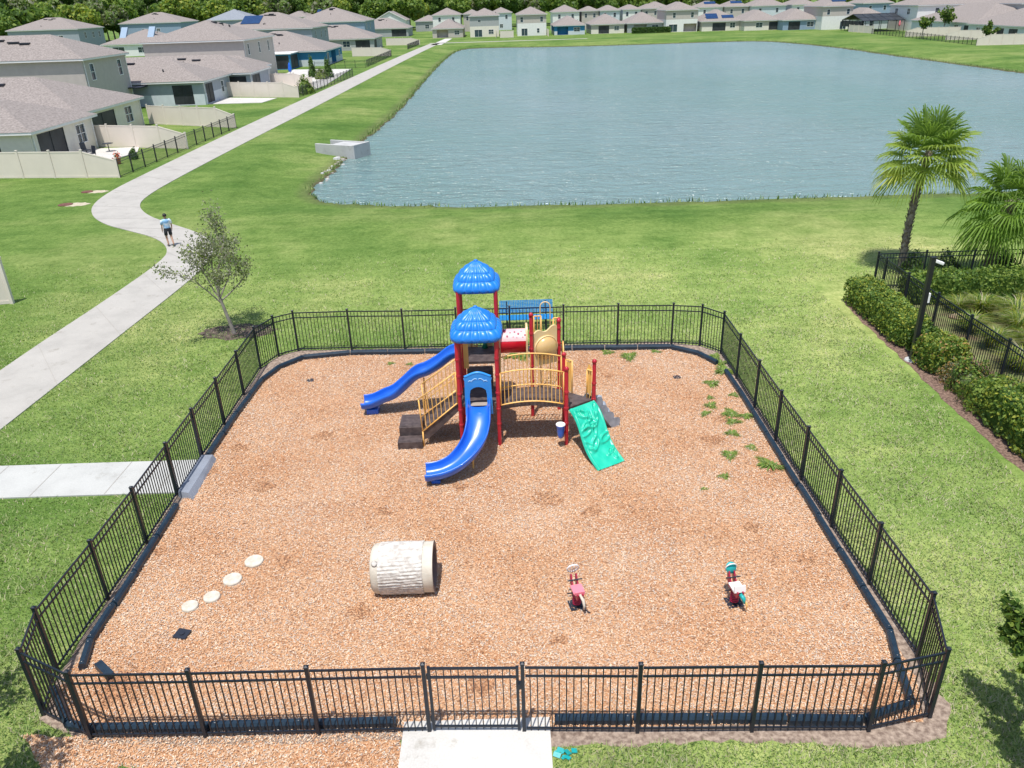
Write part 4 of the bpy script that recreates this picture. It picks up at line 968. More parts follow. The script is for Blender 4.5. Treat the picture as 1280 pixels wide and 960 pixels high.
def palm(label,base,top,crown_r,nf,seed,droop=1.0,pet=.9,name='palm_tree',old=.25,tr=.17,mats=None,elmax=72,elmin=-52):
    root=empty(name,base,label,'palm tree'); r=random.Random(seed); B_=Vector(base); T=Vector(top)
    m=MB(); K=26; pts=[]; rad=[]
    for i in range(K+1):
        t=i/K; p=B_.lerp(T,t); bend=math.sin(PI*t)*.12; pts.append(Vector((p.x-bend,p.y,p.z))); rad.append(tr*(1.25 if t<.06 else 1)*(1-.12*t)*(1+.07*(i%2)))
    m.tube(pts,rad,14)
    # leaf-base boots criss-crossing up the trunk
    for i in range(int(T.z*26)):
        t=i/(T.z*26); p=pts[min(K,int(t*K))]; a=i*2.4; q=tr*(1-.12*t)
        o=Vector((math.cos(a),math.sin(a),0)); c=p+o*q*.98+Vector((0,0,(t*K%1)*T.z/K)); m.bar(c-Vector((0,0,.05)),c+o*.06+Vector((0,0,.09)),.055,.022,upv=tuple(o))
    m.build('trunk',M['palmbark'],root)
    V=[];F=[];MI=[]
    for i in range(nf):
        u=(i+.5)/nf; el=R(elmax)-R(elmax-elmin)*u**.95; az=i*2.39996+r.uniform(-.2,.2)
        dr=Vector((math.cos(az)*math.cos(el),math.sin(az)*math.cos(el),math.sin(el)))
        mi=0 if u<.35 else (1 if u<1-old else r.choice([2,1,2,3]))
        if r.random()<.25: mi=min(mi,1)
        fan_frond(V,F,MI,T+Vector((0,0,-.25*u))-B_,dr,pet*r.uniform(.8,1.1),crown_r*.62*r.uniform(.85,1.1),droop*(.5+1.0*u),mi,r)
    me=bpy.data.meshes.new('fronds'); me.from_pydata([tuple(v) for v in V],[],F)
    for q in (mats or [L_mid,L_light,L_gold,L_brown]): me.materials.append(q)
    me.polygons.foreach_set('material_index',MI); me.update(); objm('fronds',me,root); return root
PM=[leafm('palm_top_green',(.17,.27,.05),.5),leafm('palm_green',(.27,.36,.07),.5),leafm('palm_yellow_green',(.42,.45,.09),.45),leafm('palm_dead',(.56,.38,.14))]
palm('tall fan palm with a leaning trunk rising in front of the pond at the right',(16.0,30.7,0),(16.25,30.8,4.75),1.95,36,3,.6,.95,old=.30,tr=.135,mats=PM,elmax=78,elmin=-38)
palm('lower drooping fan palm behind the garden fence at the right edge',(18.85,29.6,0),(19.1,29.4,3.15),1.95,36,8,.9,1.0,old=.12,tr=.2,mats=[leafm('palm_mid_green',(.16,.26,.045),.5),leafm('palm_deep_green',(.20,.33,.05),.5),L_light,L_gold])
palm('palm with a pale trunk cut off by the right edge among ornamental grasses',(18.35,23.1,0),(19.35,22.9,3.4),1.6,22,12,1.3,.7,old=.1,tr=.19,mats=PM)
def branch_tree(name,label,base,height,spread,seed,lmats,lp,nleaf,lsize,trunk_r,bark,cat='tree',group=None,lean=(0,0),fork=.35,twigs=3):
    root=empty(name,base,label,cat,group); r=random.Random(seed); m=MB(); tips=[]
    top=Vector((lean[0],lean[1],height*fork))
    def grow(p,d,L,rad,lev):
        k=4; pts=[p]; rr=[rad]
        for i in range(k):
            d=(d+Vector((r.gauss(0,.12),r.gauss(0,.12),r.gauss(.03,.08)))).normalized(); p=p+d*(L/k); pts.append(p); rr.append(rad*(1-.5*(i+1)/k))
        m.tube(pts,rr,7 if lev<2 else 4,cap=False)
        if lev>=twigs:
            tips.extend(pts[1:]); return
        n=r.choice([3,4]) if lev else 5
        for i in range(n):
            q=pts[r.choice([2,3,4]) if lev else r.choice([2,3,4,4])]; a=r.uniform(0,2*PI); sp=r.uniform(.5,1.0) if lev else r.uniform(.45,.95)
            dd=(d+Vector((math.cos(a)*sp,math.sin(a)*sp,r.uniform(-.1,.35)))).normalized(); grow(q,dd,L*r.uniform(.55,.8),rr[-1]*.7+.002,lev+1)
        if lev>0: tips.extend(pts[2:])
    pts=[Vector((0,0,-.05)),top*.35,top*.7,top]; m.tube(pts,[trunk_r*1.3,trunk_r,trunk_r*.9,trunk_r*.8],10,cap=False)
    Lb=(height-height*fork)*.55
    for i in range(6):
        a=i*PI/3+r.uniform(-.4,.4); sp=spread*r.uniform(.55,1.1); grow(top*r.uniform(.75,1),Vector((math.cos(a)*sp,math.sin(a)*sp,1)).normalized(),Lb*r.uniform(.8,1.1),trunk_r*.5,1)
    grow(top,Vector((lean[0]*.2,lean[1]*.2,1)),Lb*1.1,trunk_r*.7,1)
    bx,by,bz=base; m.v=[(v[0]+bx,v[1]+by,v[2]+bz) for v in m.v]
    m.build('trunk',bark,root)
    T=np.array([tuple(t) for t in tips]); g=np.random.default_rng(seed); P=T[g.integers(0,len(T),nleaf)]+g.normal(0,.11*(height/4),(nleaf,3))
    objm('crown',leaves_mesh('crown',P,lsize,lmats,lp,seed=seed),root); return root
branch_tree('young_tree','thin young grey-green tree by the path with a dark mulch ring',(-9.82,26.15,0),4.15,.95,6,[L_olive,L_grey,L_grey2,L_light],[.10,.32,.46,.12],5200,.055,.06,M['twig'],lean=(-.28,0),fork=.34)
m=MB(); n=30; m.add([(-9.75+ (1.35+.12*math.sin(i*2.1))*math.cos(2*PI*i/n),26.3+(.72+.1*math.cos(i*1.7))*math.sin(2*PI*i/n),.0095) for i in range(n)],[tuple(range(n))]); tag(m.build('tree_ring_soil',mat('dark_soil',(.035,.022,.018),.95,col2=(.14,.10,.08),vscale=6,detail=8)),kind='structure')
# trees just outside the frame whose shade and twigs reach in
branch_tree('oak_tree','leafy green tree whose low branch reaches in at the bottom right corner',(8.15,7.7,0),2.6,1.6,15,[L_mid,L_light,L_dark],[.45,.3,.25],18000,.085,.10,M['trunk'],fork=.36)
branch_tree('oak_tree','leafy tree shading the grass at the bottom left corner',(-9.75,7.35,0),4.0,1.15,21,[L_mid,L_light,L_dark],[.45,.3,.25],13000,.085,.10,M['trunk'],fork=.36)
# ================================================================== PERSON
def person(loc,rz):
    root=empty('person',loc,'person in light blue and white T-shirt and dark shorts walking on the path','person')
    J={}
    V=[(0,0,.93),(0,0,1.12),(0,0,1.36),(0,0,1.47),(0,.015,1.56),(0,.02,1.66),(0,.01,1.72),   #0-6 spine/head
       (-.10,0,.90),(-.11,.10,.50),(-.10,-.02,.09),(-.11,.13,.03),                 #7-10 left leg
       (.10,0,.90),(.11,-.02,.50),(.10,-.26,.16),(.10,-.16,.04),                   #11-14 right leg (pushing off)
       (-.19,0,1.40),(-.25,-.04,1.12),(-.25,.06,.90),(.19,0,1.40),(.25,.02,1.12),(.26,.14,.92)]  #15-20 arms
    E=[(0,1),(1,2),(2,3),(3,4),(4,5),(5,6),(0,7),(7,8),(8,9),(9,10),(0,11),(11,12),(12,13),(13,14),(2,15),(15,16),(16,17),(2,18),(18,19),(19,20)]
    RR=[.135,.12,.13,.055,.06,.092,.07,.095,.058,.04,.035,.095,.058,.04,.035,.055,.042,.03,.055,.042,.03]
    # hands: palm plus five fingers each
    for w,sx in ((17,-1),(20,1)):
        b=Vector(V[w]); V.append(tuple(b+Vector((0,.02,-.07)))); RR.append(.024); E.append((w,len(V)-1)); pm=len(V)-1
        for k,(dx,L) in enumerate([(-.024,.07),(-.008,.08),(.008,.078),(.024,.06)]):
            p=Vector(V[pm])+Vector((0,dx,-.025)); V.append(tuple(p)); RR.append(.009); E.append((pm,len(V)-1))
            V.append(tuple(p+Vector((-sx*.012,0,-L)))); RR.append(.007); E.append((len(V)-2,len(V)-1))
        V.append(tuple(Vector(V[w])+Vector((-sx*.02,.045,-.075)))); RR.append(.009); E.append((w,len(V)-1))
    me=bpy.data.meshes.new('body'); me.from_pydata(V,E,[]); o=bpy.data.objects.new('body',me); C.objects.link(o); o.parent=root
    sk=o.modifiers.new('skin','SKIN'); 
    for i,q in enumerate(RR): me.skin_vertices[0].data[i].radius=(q,q*(.72 if i<3 else 1))
    me.skin_vertices[0].data[0].use_root=True
    s2=o.modifiers.new('sub','SUBSURF'); s2.levels=1; s2.render_levels=1
    me.materials.append(mat('skin',(.42,.24,.16),.6,var=.05))
    dg=bpy.context.evaluated_depsgraph_get(); me2=bpy.data.meshes.new_from_object(o.evaluated_get(dg)); o.modifiers.clear(); o.data=me2
    me2.polygons.foreach_set('use_smooth',[True]*len(me2.polygons))
    def bd(m,nm,mt,sm=True):
        k=m.build(nm,mt,None,smooth=sm); k.parent=root; return k
    m=MB(); m.lathe((0,0,.98),[(.165,0),(.158,.1),(.165,.25),(.185,.36),(.19,.42),(.13,.48),(.075,.50)],20,ax=Matrix.Diagonal((1.08,.78,1)),cap=False)
    for sx in (-1,1): m.tube([(sx*.14,0,1.415),(sx*.20,0,1.37),(sx*.235,-.02,1.20)],[.075,.078,.072],10)
    bd(m,'shirt',mat('light_blue_shirt',(.68,.72,.76),.9,col2=(.22,.42,.66),vscale=3.5,detail=2,lo=.42,hi=.58))
    m=MB(); m.lathe((0,0,.80),[(.16,.02),(.172,.12),(.16,.2)],18,ax=Matrix.Diagonal((1.1,.85,1)),cap=False)
    m.tube([(-.10,0,.90),(-.11,.07,.60)],[.10,.088],12); m.tube([(.10,0,.90),(.11,-.0,.60)],[.10,.088],12); bd(m,'shorts',mat('dark_shorts',(.02,.022,.028),.9))
    m=MB(); m.grid(20,12,lambda u,v:(.102*math.cos(2*PI*u)*math.sin(PI*.62*v+.01),-.01+.112*math.sin(2*PI*u)*math.sin(PI*.62*v+.01),1.665+.115*math.cos(PI*.62*v+.01))); bd(m,'hair',mat('black_hair',(.01,.009,.008),.6))
    for a,z in (((-.10,.05),.035),((.10,-.19),.06)):
        m=MB(); m.obox((a[0],a[1],z),(.095,.26,.07)); k=bd(m,'shoe',mat('dark_shoe',(.05,.05,.055),.6),False); b=k.modifiers.new('b','BEVEL'); b.width=.03; b.segments=3
    m=MB(); m.tube([(0,.11,1.665),(0,.135,1.645)],[.014,.018],6)
    for sx in (-1,1): m.tube([(sx*.10,.01,1.68),(sx*.108,.0,1.64)],[.012,.014],6)
    bd(m,'nose_and_ears',bpy.data.materials['skin'])
    root.rotation_euler=(0,0,rz); root.scale=(.92,.92,.9); return root
px_,py_=gp(214,308); person((px_,py_,.035),R(35))
# ================================================================== LAWN BITS
for (px,py,s,l) in ((85,256,.42,'rusty round manhole cover in a sandy patch, nearer of the two on the left lawn'),(112,240,.36,'small round manhole cover in the left lawn, closer to the vinyl fence')):
    x,y=gp(px,py); root=empty('manhole',(x,y,0),l,'manhole')
    m=MB(); m.lathe((x-.15,y,0),[(s,0),(s,.035),(s*.9,.045),(.02,.045)],24); m.build('cover',M['rust'],root)
    m=MB(); n=22; m.prism([(x+.45+(s*2.0+.1*math.sin(i*2))*math.cos(2*PI*i/n),y+(s*1.15+.08*math.cos(i*3))*math.sin(2*PI*i/n)) for i in range(n)],.014,lambda u,v,w:(u,v,w-.004)); m.build('sand_apron',M['sand'],root)
M['rockg']=mat('pale_bank_rock',(.30,.27,.23),.9,var=.3,vscale=5,bump=.6)
# concrete outlet structure at the pond
OT=empty('pond_outlet',(0,0,0),'grey concrete box outlet standing at the left shore of the pond','outlet')
def ob(x0,y0,z0,x1,y1,z1,nm): m=MB(); m.box(x0,y0,z0,x1,y1,z1); m.build(nm,M['outlet'],OT,bevel=.02)
ob(-3.9,-1.05,-.9,-.2,-.87,.42,'side_wall'); ob(-3.9,.87,-.9,-.2,1.05,.42,'side_wall'); ob(-.2,-1.05,-1.4,0,1.05,.46,'end_wall'); ob(-2.5,-.86,.1,-.21,.86,.36,'cover_slab'); ob(-3.9,-.86,-1,-.2,.86,-.32,'floor_slab')
OT.location=(-11.35,64.9,0); OT.rotation_euler=(0,0,R(-28))
rr=random.Random(8); 
for i in range(26):
    t=i/26; x=-12.3-.9*math.sin(t*3)*.6+rr.uniform(-.4,.3); y=52+12.3*t+rr.uniform(-.3,.3)
    if i<6: x,y=-12.9+rr.uniform(-.5,.5),63.6+rr.uniform(-.5,.5)
    s=rr.uniform(.08,.17) if i>5 else rr.uniform(.16,.32)
    z=float(terrain(np.array([[x]]),np.array([[y]]))[0,0]); z=max(z,-.62)
    m=MB(); m.lathe((0,0,-s*.3),[(s*.6,0),(s,s*.3),(s*.8,s*.8),(.02,s)],9); m.v=[(v[0]*(1+.2*math.sin(v[1]*13+i)),v[1]*(1+.2*math.sin(v[0]*11+i)),v[2]) for v in m.v]
    o=m.build('rock',M['rockg'] if i%3 else M['outlet']); o.location=(x,y,z); tag(o,'pale rough rock lying on the pond bank beside the concrete outlet','rock','rocks along the bank by the outlet')
#PART4
# ================================================================== HOUSES
def wallface(m,p0,u,n,L,h,ops,z0=0.0,split=None):
    """one wall with real openings; p0 start, u along, n outward; ops=(a,b,za,zb,depth)"""
    p0=Vector(p0);u=Vector(u);n=Vector(n); us=sorted({0,L}|{o[0] for o in ops}|{o[1] for o in ops}); zs=sorted({z0,h}|{o[2] for o in ops}|{o[3] for o in ops}|({split} if split else set()))
    def P(a,z,d=0): return p0+u*a+Vector((0,0,z))-n*d
    for i in range(len(us)-1):
        for j in range(len(zs)-1):
            a,b,c,d=us[i],us[i+1],zs[j],zs[j+1]
            if any(o[0]<=a+1e-4 and b<=o[1]+1e-4 and o[2]<=c+1e-4 and d<=o[3]+1e-4 for o in ops): continue
            m.m=1 if (split and d<=split+1e-4) else 0
            m.add([P(a,c),P(b,c),P(b,d),P(a,d)],[(0,1,2,3)])
    m.m=0
    for (a,b,c,d,dp) in ops:
        m.add([P(a,c),P(b,c),P(b,c,dp),P(a,c,dp)],[(0,1,2,3)]); m.add([P(a,d),P(b,d),P(b,d,dp),P(a,d,dp)],[(3,2,1,0)])
        m.add([P(a,c),P(a,d),P(a,d,dp),P(a,c,dp)],[(3,2,1,0)]); m.add([P(b,c),P(b,d),P(b,d,dp),P(b,c,dp)],[(0,1,2,3)])
        if dp>.5: m.add([P(a,c,dp),P(b,c,dp),P(b,d,dp),P(a,d,dp)],[(0,1,2,3)])
def hip(m,x0,x1,y0,y1,z,pitch):
    w=x1-x0;d=y1-y0
    if w>=d: r=d/2; A_=(x0+r,(y0+y1)/2);B_=(x1-r,(y0+y1)/2)
    else: r=w/2; A_=((x0+x1)/2,y0+r);B_=((x0+x1)/2,y1-r)
    zr=z+r*pitch
    vs=[(x0,y0,z),(x1,y0,z),(x1,y1,z),(x0,y1,z),(*A_,zr),(*B_,zr)]
    if w>=d: fs=[(0,1,5,4),(1,2,5),(2,3,4,5),(3,0,4)]
    else: fs=[(0,1,4),(1,2,5,4),(2,3,5),(3,0,4,5)]
    m.add(vs,fs+[(3,2,1,0)]); return A_,B_,zr
WT=(M['white'],)
def house(label,boxes,wall,roofm='roof',lower=None,group=None,cat='house',pitch=.40,name='house',vents=3,seed=0,gable=False):
    """boxes: list of dict(x0,x1,y0,y1,h,south=[],east=[],west=[],north=[])"""
    b0=boxes[0]; root=empty(name,((b0['x0']+b0['x1'])/2,(b0['y0']+b0['y1'])/2,0),label,cat,group); r=random.Random(seed)
    for bx in boxes:
        x0,x1,y0,y1,h=bx['x0'],bx['x1'],bx['y0'],bx['y1'],bx['h']; m=MB(); sp=bx.get('split')
        sides=dict(south=((x0,y0,0),(1,0,0),(0,-1,0),x1-x0),east=((x1,y0,0),(0,1,0),(1,0,0),y1-y0),north=((x1,y1,0),(-1,0,0),(0,1,0),x1-x0),west=((x0,y1,0),(0,-1,0),(-1,0,0),y1-y0))
        todo=[]
        for s,(p0,u,n,L) in sides.items():
            ops=[]
            for (k,c,z,w,hh) in bx.get(s,[]):
                a,b=max(.15,c-w/2),min(L-.15,c+w/2); dp={'w':.12,'p':2.2,'d':.15,'l':1.6}[k]; ops.append((a,b,max(z,.02),min(z+hh,h-.12),dp)); todo.append((k,s,a,b,max(z,.02),min(z+hh,h-.12),p0,u,n))
            wallface(m,p0,u,n,L,h,ops,0,sp)
        wo=m.build('wall',[WALL[wall],WALL[lower or wall]],root)
        if not bx.get('flat') and y0<150:
            for (qx,qy) in ((x1+.05,y0+.25),(x1+.05,y1-.25)):
                ds=MB(); ds.bar((qx,qy,0),(qx,qy,h),.08); ds.build('downspout',M['fascia'],root)
        for (k,s,a,b,c,d,p0,u,n) in todo:
            p0=Vector(p0);u=Vector(u);n=Vector(n); P=lambda q,z,dp=0:p0+u*q+Vector((0,0,z))-n*dp
            if k in 'wd':
                f=MB(); t=.07
                for (q0,z0,q1,z1) in ((a,c,b,c),(a,d,b,d)): f.bar(P(q0,z0,.02),P(q1,z1,.02),t+.04,t,)
                for q in (a,b): f.bar(P(q,c,.02),P(q,d,.02),t)
                if b-a>1.1: f.bar(P((a+b)/2,c,.06),P((a+b)/2,d,.06),.05)
                if k=='w': f.bar(P(a,(c+d)/2,.06),P(b,(c+d)/2,.06),.05)
                wi=f.build('window' if k=='w' else 'sliding_door',M['white'],root)
                g=MB(); g.add([P(a,c,.09),P(b,c,.09),P(b,d,.09),P(a,d,.09)],[(0,1,2,3)]); g.build('pane',M['glass'],wi)
            elif k=='p':
                g=MB(); g.add([P(a,c,.06),P(b,c,.06),P(b,d,.06),P(a,d,.06)],[(0,1,2,3)])
                for q in (a,a+(b-a)*.5,b): g.bar(P(q,c,.05),P(q,d,.05),.05)
                g.build('porch_screen',M['screen'],root)
        ov=bx.get('ov',.4)
        if bx.get('flat'):
            m=MB(); m.box(x0-ov,y0-ov,h,x1+ov,y1+ov,h+.15); m.build('lanai_roof',M['fascia'],root); continue
        rb=MB(); 
        if bx.get('gable'):
            zr=h+(x1-x0)/2*.5; cx=(x0+x1)/2
            rb.add([(x0-ov,y0-ov,h-.1),(cx,y0-ov,zr+.1),(x1+ov,y0-ov,h-.1),(x0-ov,y1+ov,h-.1),(cx,y1+ov,zr+.1),(x1+ov,y1+ov,h-.1)],[(0,1,4,3),(1,2,5,4)])
            g=MB(); g.add([(x0,y0,h),(x1,y0,h),(cx,y0,zr)],[(0,1,2)]); g.build('gable_end',WALL[wall],root); A_=(cx,y0);B_=(cx,y1)
            f=MB(); 
            for sx in (x0-ov,x1+ov): f.bar((sx,y0-ov,h-.15),(cx,y0-ov,zr+.05),.05,.2)
            f.build('fascia',M['fascia'],root)
        else:
            A_,B_,zr=hip(rb,x0-ov,x1+ov,y0-ov,y1+ov,h+.14,bx.get('pitch',pitch))
            f=MB(); f.box(x0-ov+.03,y0-ov+.03,h-.06,x1+ov-.03,y1+ov-.03,h+.13); f.build('fascia',M['fascia'],root)
        ro=rb.build('roof',M[roofm],root)
        # off-ridge vents and plumbing stacks
        if not bx.get('gable'):
            wx=x1-x0>=y1-y0
            for i in range(bx.get('vents',vents)):
                t=r.uniform(.1,.9); side=-1
                if wx: vx=A_[0]+(B_[0]-A_[0])*t; vy=A_[1]-r.uniform(.9,2.2); dz=(A_[1]-vy)*bx.get('pitch',pitch); c=(vx,vy,zr-dz+.09); sz=(1.1,.45,.16)
                else: vy=A_[1]+(B_[1]-A_[1])*t; vx=A_[0]+r.uniform(.9,2.0); dz=(vx-A_[0])*bx.get('pitch',pitch); c=(vx,vy,zr-dz+.09); sz=(.45,1.1,.16)
                k=MB(); k.obox(c,sz); k.build('roof_vent',M['vent'],ro)
            for i in range(bx.get('stacks',1)):
                if wx: vx=A_[0]+(B_[0]-A_[0])*r.random(); vy=A_[1]-r.uniform(2,(y1-y0)/2-.8); dz=(A_[1]-vy)*bx.get('pitch',pitch); c=(vx,vy,zr-dz)
                else: vy=A_[1]+(B_[1]-A_[1])*r.random(); vx=A_[0]+r.uniform(2,(x1-x0)/2-.8); dz=(vx-A_[0])*bx.get('pitch',pitch); c=(vx,vy,zr-dz)
                k=MB(); k.lathe((c[0],c[1],c[2]-.1),[(.09,0),(.09,.4)],8); k.build('vent_stack',M['vent'],ro)
        for sp_ in bx.get('solar',[]):
            (fx,fy,sx,sy)=sp_; pt=bx.get('pitch',pitch); yy=y0-ov+fy; z=h+.14+fy*pt+.08; a=math.atan(pt)
            k=MB(); k.obox((x0+fx,yy,z),(sx,sy,.06),rot('X',a)); k.build('solar_panel',M['solar'],ro)
    return root
B=lambda x0,x1,y0,y1,h,**k:dict(x0=x0,x1=x1,y0=y0,y1=y1,h=h,**k)
# --- left of the trail, from near to far
h=house('nearest pinkish-roofed villa at the left edge with a screened corner porch behind tan vinyl fence',[
  B(-58,-34.9,60.6,70.4,2.55,south=[('p',18.9,.1,3.6,2.2),('w',9,.9,1.6,1.3)],east=[('p',2.9,.1,4.0,2.25),('w',7.5,.75,1.5,1.45)],vents=2),
  B(-60,-36.3,71.0,83.7,2.6,east=[('p',4.3,.1,5.0,2.2),('w',9.7,.75,1.6,1.45)],vents=3)],'cream',seed=1,pitch=.38)
h=house('tall beige two-storey house with two narrow upper windows behind the nearest villa',[B(-68,-43.8,89.2,99.8,6.0,east=[('w',1.9,3.9,.95,1.65),('w',8.6,3.9,.95,1.65),('w',3,.8,1.3,1.4)],vents=4,stacks=4)],'greybeige',seed=2,pitch=.40)
m=MB(); m.box(-43.8,98.6,2.3,-42.4,101.4,2.42); m.build('awning',M['vent'],h)
house('villa with grey south wall and dark screened corner porch beside the white patio slab',[
  B(-58,-35.9,101.0,111.2,2.6,split=1.25,south=[('w',10.2,.9,1.6,1.3),('p',19.6,.1,2.4,2.2)],east=[('p',2.2,.1,2.6,2.2),('w',7.2,.8,1.0,1.35)],vents=4,stacks=2),
  B(-56,-33.4,112.0,121.5,2.6,south=[('p',21,.1,2.2,2.2)],east=[('p',3,.1,3.6,2.2)],vents=3),
  B(-56,-35.2,122.0,128.6,2.6,east=[('w',3,.8,1.6,1.4)],vents=1)],'bluegrey','roof','lightblue',seed=3,pitch=.40)
h=house('cream two-storey house with narrow upper windows behind the grey-walled villa',[B(-54,-38.9,129.8,147,6.0,east=[('w',2.5,3.9,.9,1.6),('w',8.5,3.9,.9,1.6),('w',14,3.9,.9,1.6)],vents=4,stacks=3)],'greybeige','roof','cream',seed=4,pitch=.34)
house('bright blue single-storey house with white columns and a white flat lanai roof',[
  B(-54,-33.6,162.6,180.5,2.6,split=1.15,south=[],east=[('d',3,.05,1.8,2.1),('l',8.6,.05,4.6,2.25),('w',15,.8,1.2,1.3)],vents=4,stacks=1),
  B(-44.5,-38.6,156,162.3,2.6,flat=True,ov=.25,south=[('p',2.9,.1,5.4,2.3)],east=[('p',3.1,.1,5.4,2.3)])],'blue','roof','lightblue',seed=5,pitch=.36)
house('pale two-storey house with a solar panel on its roof, behind the bright blue house',[B(-62,-41.5,190,208,6.0,south=[('w',16,3.8,1.2,1.4)],east=[('w',4,3.8,1,1.5),('w',10,3.8,1,1.5),('w',15,3.8,1,1.5)],solar=[(6.5,5.2,4.2,4.8)],vents=4,stacks=2)],'bluegrey','roof','cream',seed=6,pitch=.34)
house('low grey house with a dark screened porch just beyond the bright blue house',[B(-54,-31.9,215.5,231,2.6,south=[('w',15.2,.8,1.8,1.4),('p',19.3,.1,3.6,2.2)],east=[('p',3,.1,4,2.2),('w',11,.8,1.4,1.4)],vents=4)],'grey',seed=7,pitch=.38)
house('two-storey house with pale blue side wall standing behind the low grey house',[B(-60,-39.2,250,270,6.0,east=[('w',4,3.8,1.2,1.5),('w',11,3.8,1.2,1.5),('d',8,.1,1.8,2)],vents=4)],'skyblue','roof','skyblue',seed=8,pitch=.36)
house('low house with pinkish hip roof, last one along the left of the trail',[B(-50,-31.8,297,312,2.6,south=[('p',15,.1,5,2.2)],east=[('w',4,.8,1.6,1.4),('d',9,.05,1.8,2)],vents=3)],'grey',seed=9)
house('white gabled house seen past the far end of the trail on the left',[B(-48,-36,330,344,4.6,gable=True,south=[('w',6,3.2,1.2,1.2),('d',9,.05,3,2.3)])],'white',seed=10)
house('small hip-roofed house right of the white gabled house',[B(-33.5,-24,342,356,3.6,south=[('w',4.5,1,1.6,1.4)])],'grey',seed=11)
# --- further back on the left
def XatY(px,Y):
    lo,hi=-200.,900.
    for _ in range(50):
        mid=(lo+hi)/2; d=fw+rt*((px-640)/FPX)-up*((mid-480)/FPX)
        if d.z>=0 or H/-d.z*d.y>Y: lo=mid
        else: hi=mid
    return gp(px,mid)[0]
def H2(label,px0,px1,Y,dep,h,wall,**k):
    x0,x1=XatY(px0,Y),XatY(px1,Y); kk={a:k.pop(a) for a in list(k) if a in('south','east','west','split','solar','vents','stacks','gable','pitch')}
    return house(label,[B(x0,x1,Y,Y+dep,h,**kk)],wall,**k)
H2('big blue-grey two-storey house with hip roof below the trees, farthest left',17,104,250,16,6.3,'bluegrey',east=[('w',4,3.8,1.3,1.6),('w',9,3.8,1.3,1.6),('w',13,3.8,1.3,1.6)],south=[('w',15,3.6,1.3,1.2)],pitch=.36,seed=12)
h=H2('low house whose pinkish roof carries two tilted blue panels',131,212,222,18,2.8,'white',south=[('d',4,.05,3,2.2),('w',10,.8,2,1.3),('l',15,.05,4,2.2)],vents=4,seed=13,pitch=.36)
for k_ in (.25,.68):
    q=MB(); x=XatY(131+81*k_,222); q.obox((x,226.5,5.0),(1.6,4.6,.5),rot('X',.75)); q.build('roof_panel',WALL['skyblue'],h)
H2('blue-grey two-storey house with a broad roof in front of the tree line, left of centre-left',155,230,300,18,6.6,'skyblue',south=[('w',8,4,1.2,.9),('w',13,4,1.2,.9)],east=[('w',4,3.6,1.2,1.4)],pitch=.34,seed=14)
H2('house with a blue-grey shingle roof below the tree line',262,318,330,18,6.4,'bluegrey',roofm='roofgrey',south=[('w',5,3.8,1.5,1),('w',12,3.8,1.5,1)],seed=15)
H2('pinkish-roofed house right of the blue-grey roof, back row',322,352,345,16,6.4,'greybeige',south=[('w',5,3.8,1.2,1)],seed=16)
H2('wide pinkish-roofed house in the back row, left of the one with blue solar panels',358,388,352,16,6.4,'greybeige',south=[('w',5,3.8,1.2,1)],seed=17)
H2('pinkish-roofed house with dark blue solar panels in the back row on the left',392,424,362,16,6.6,'greybeige',solar=[(5,4,6,3)],vents=0,seed=18)
H2('long low pinkish roof between the cream two-storey house and the back row',238,262,262,14,3.0,'white',south=[('w',4,.8,2,1.3)],seed=19)
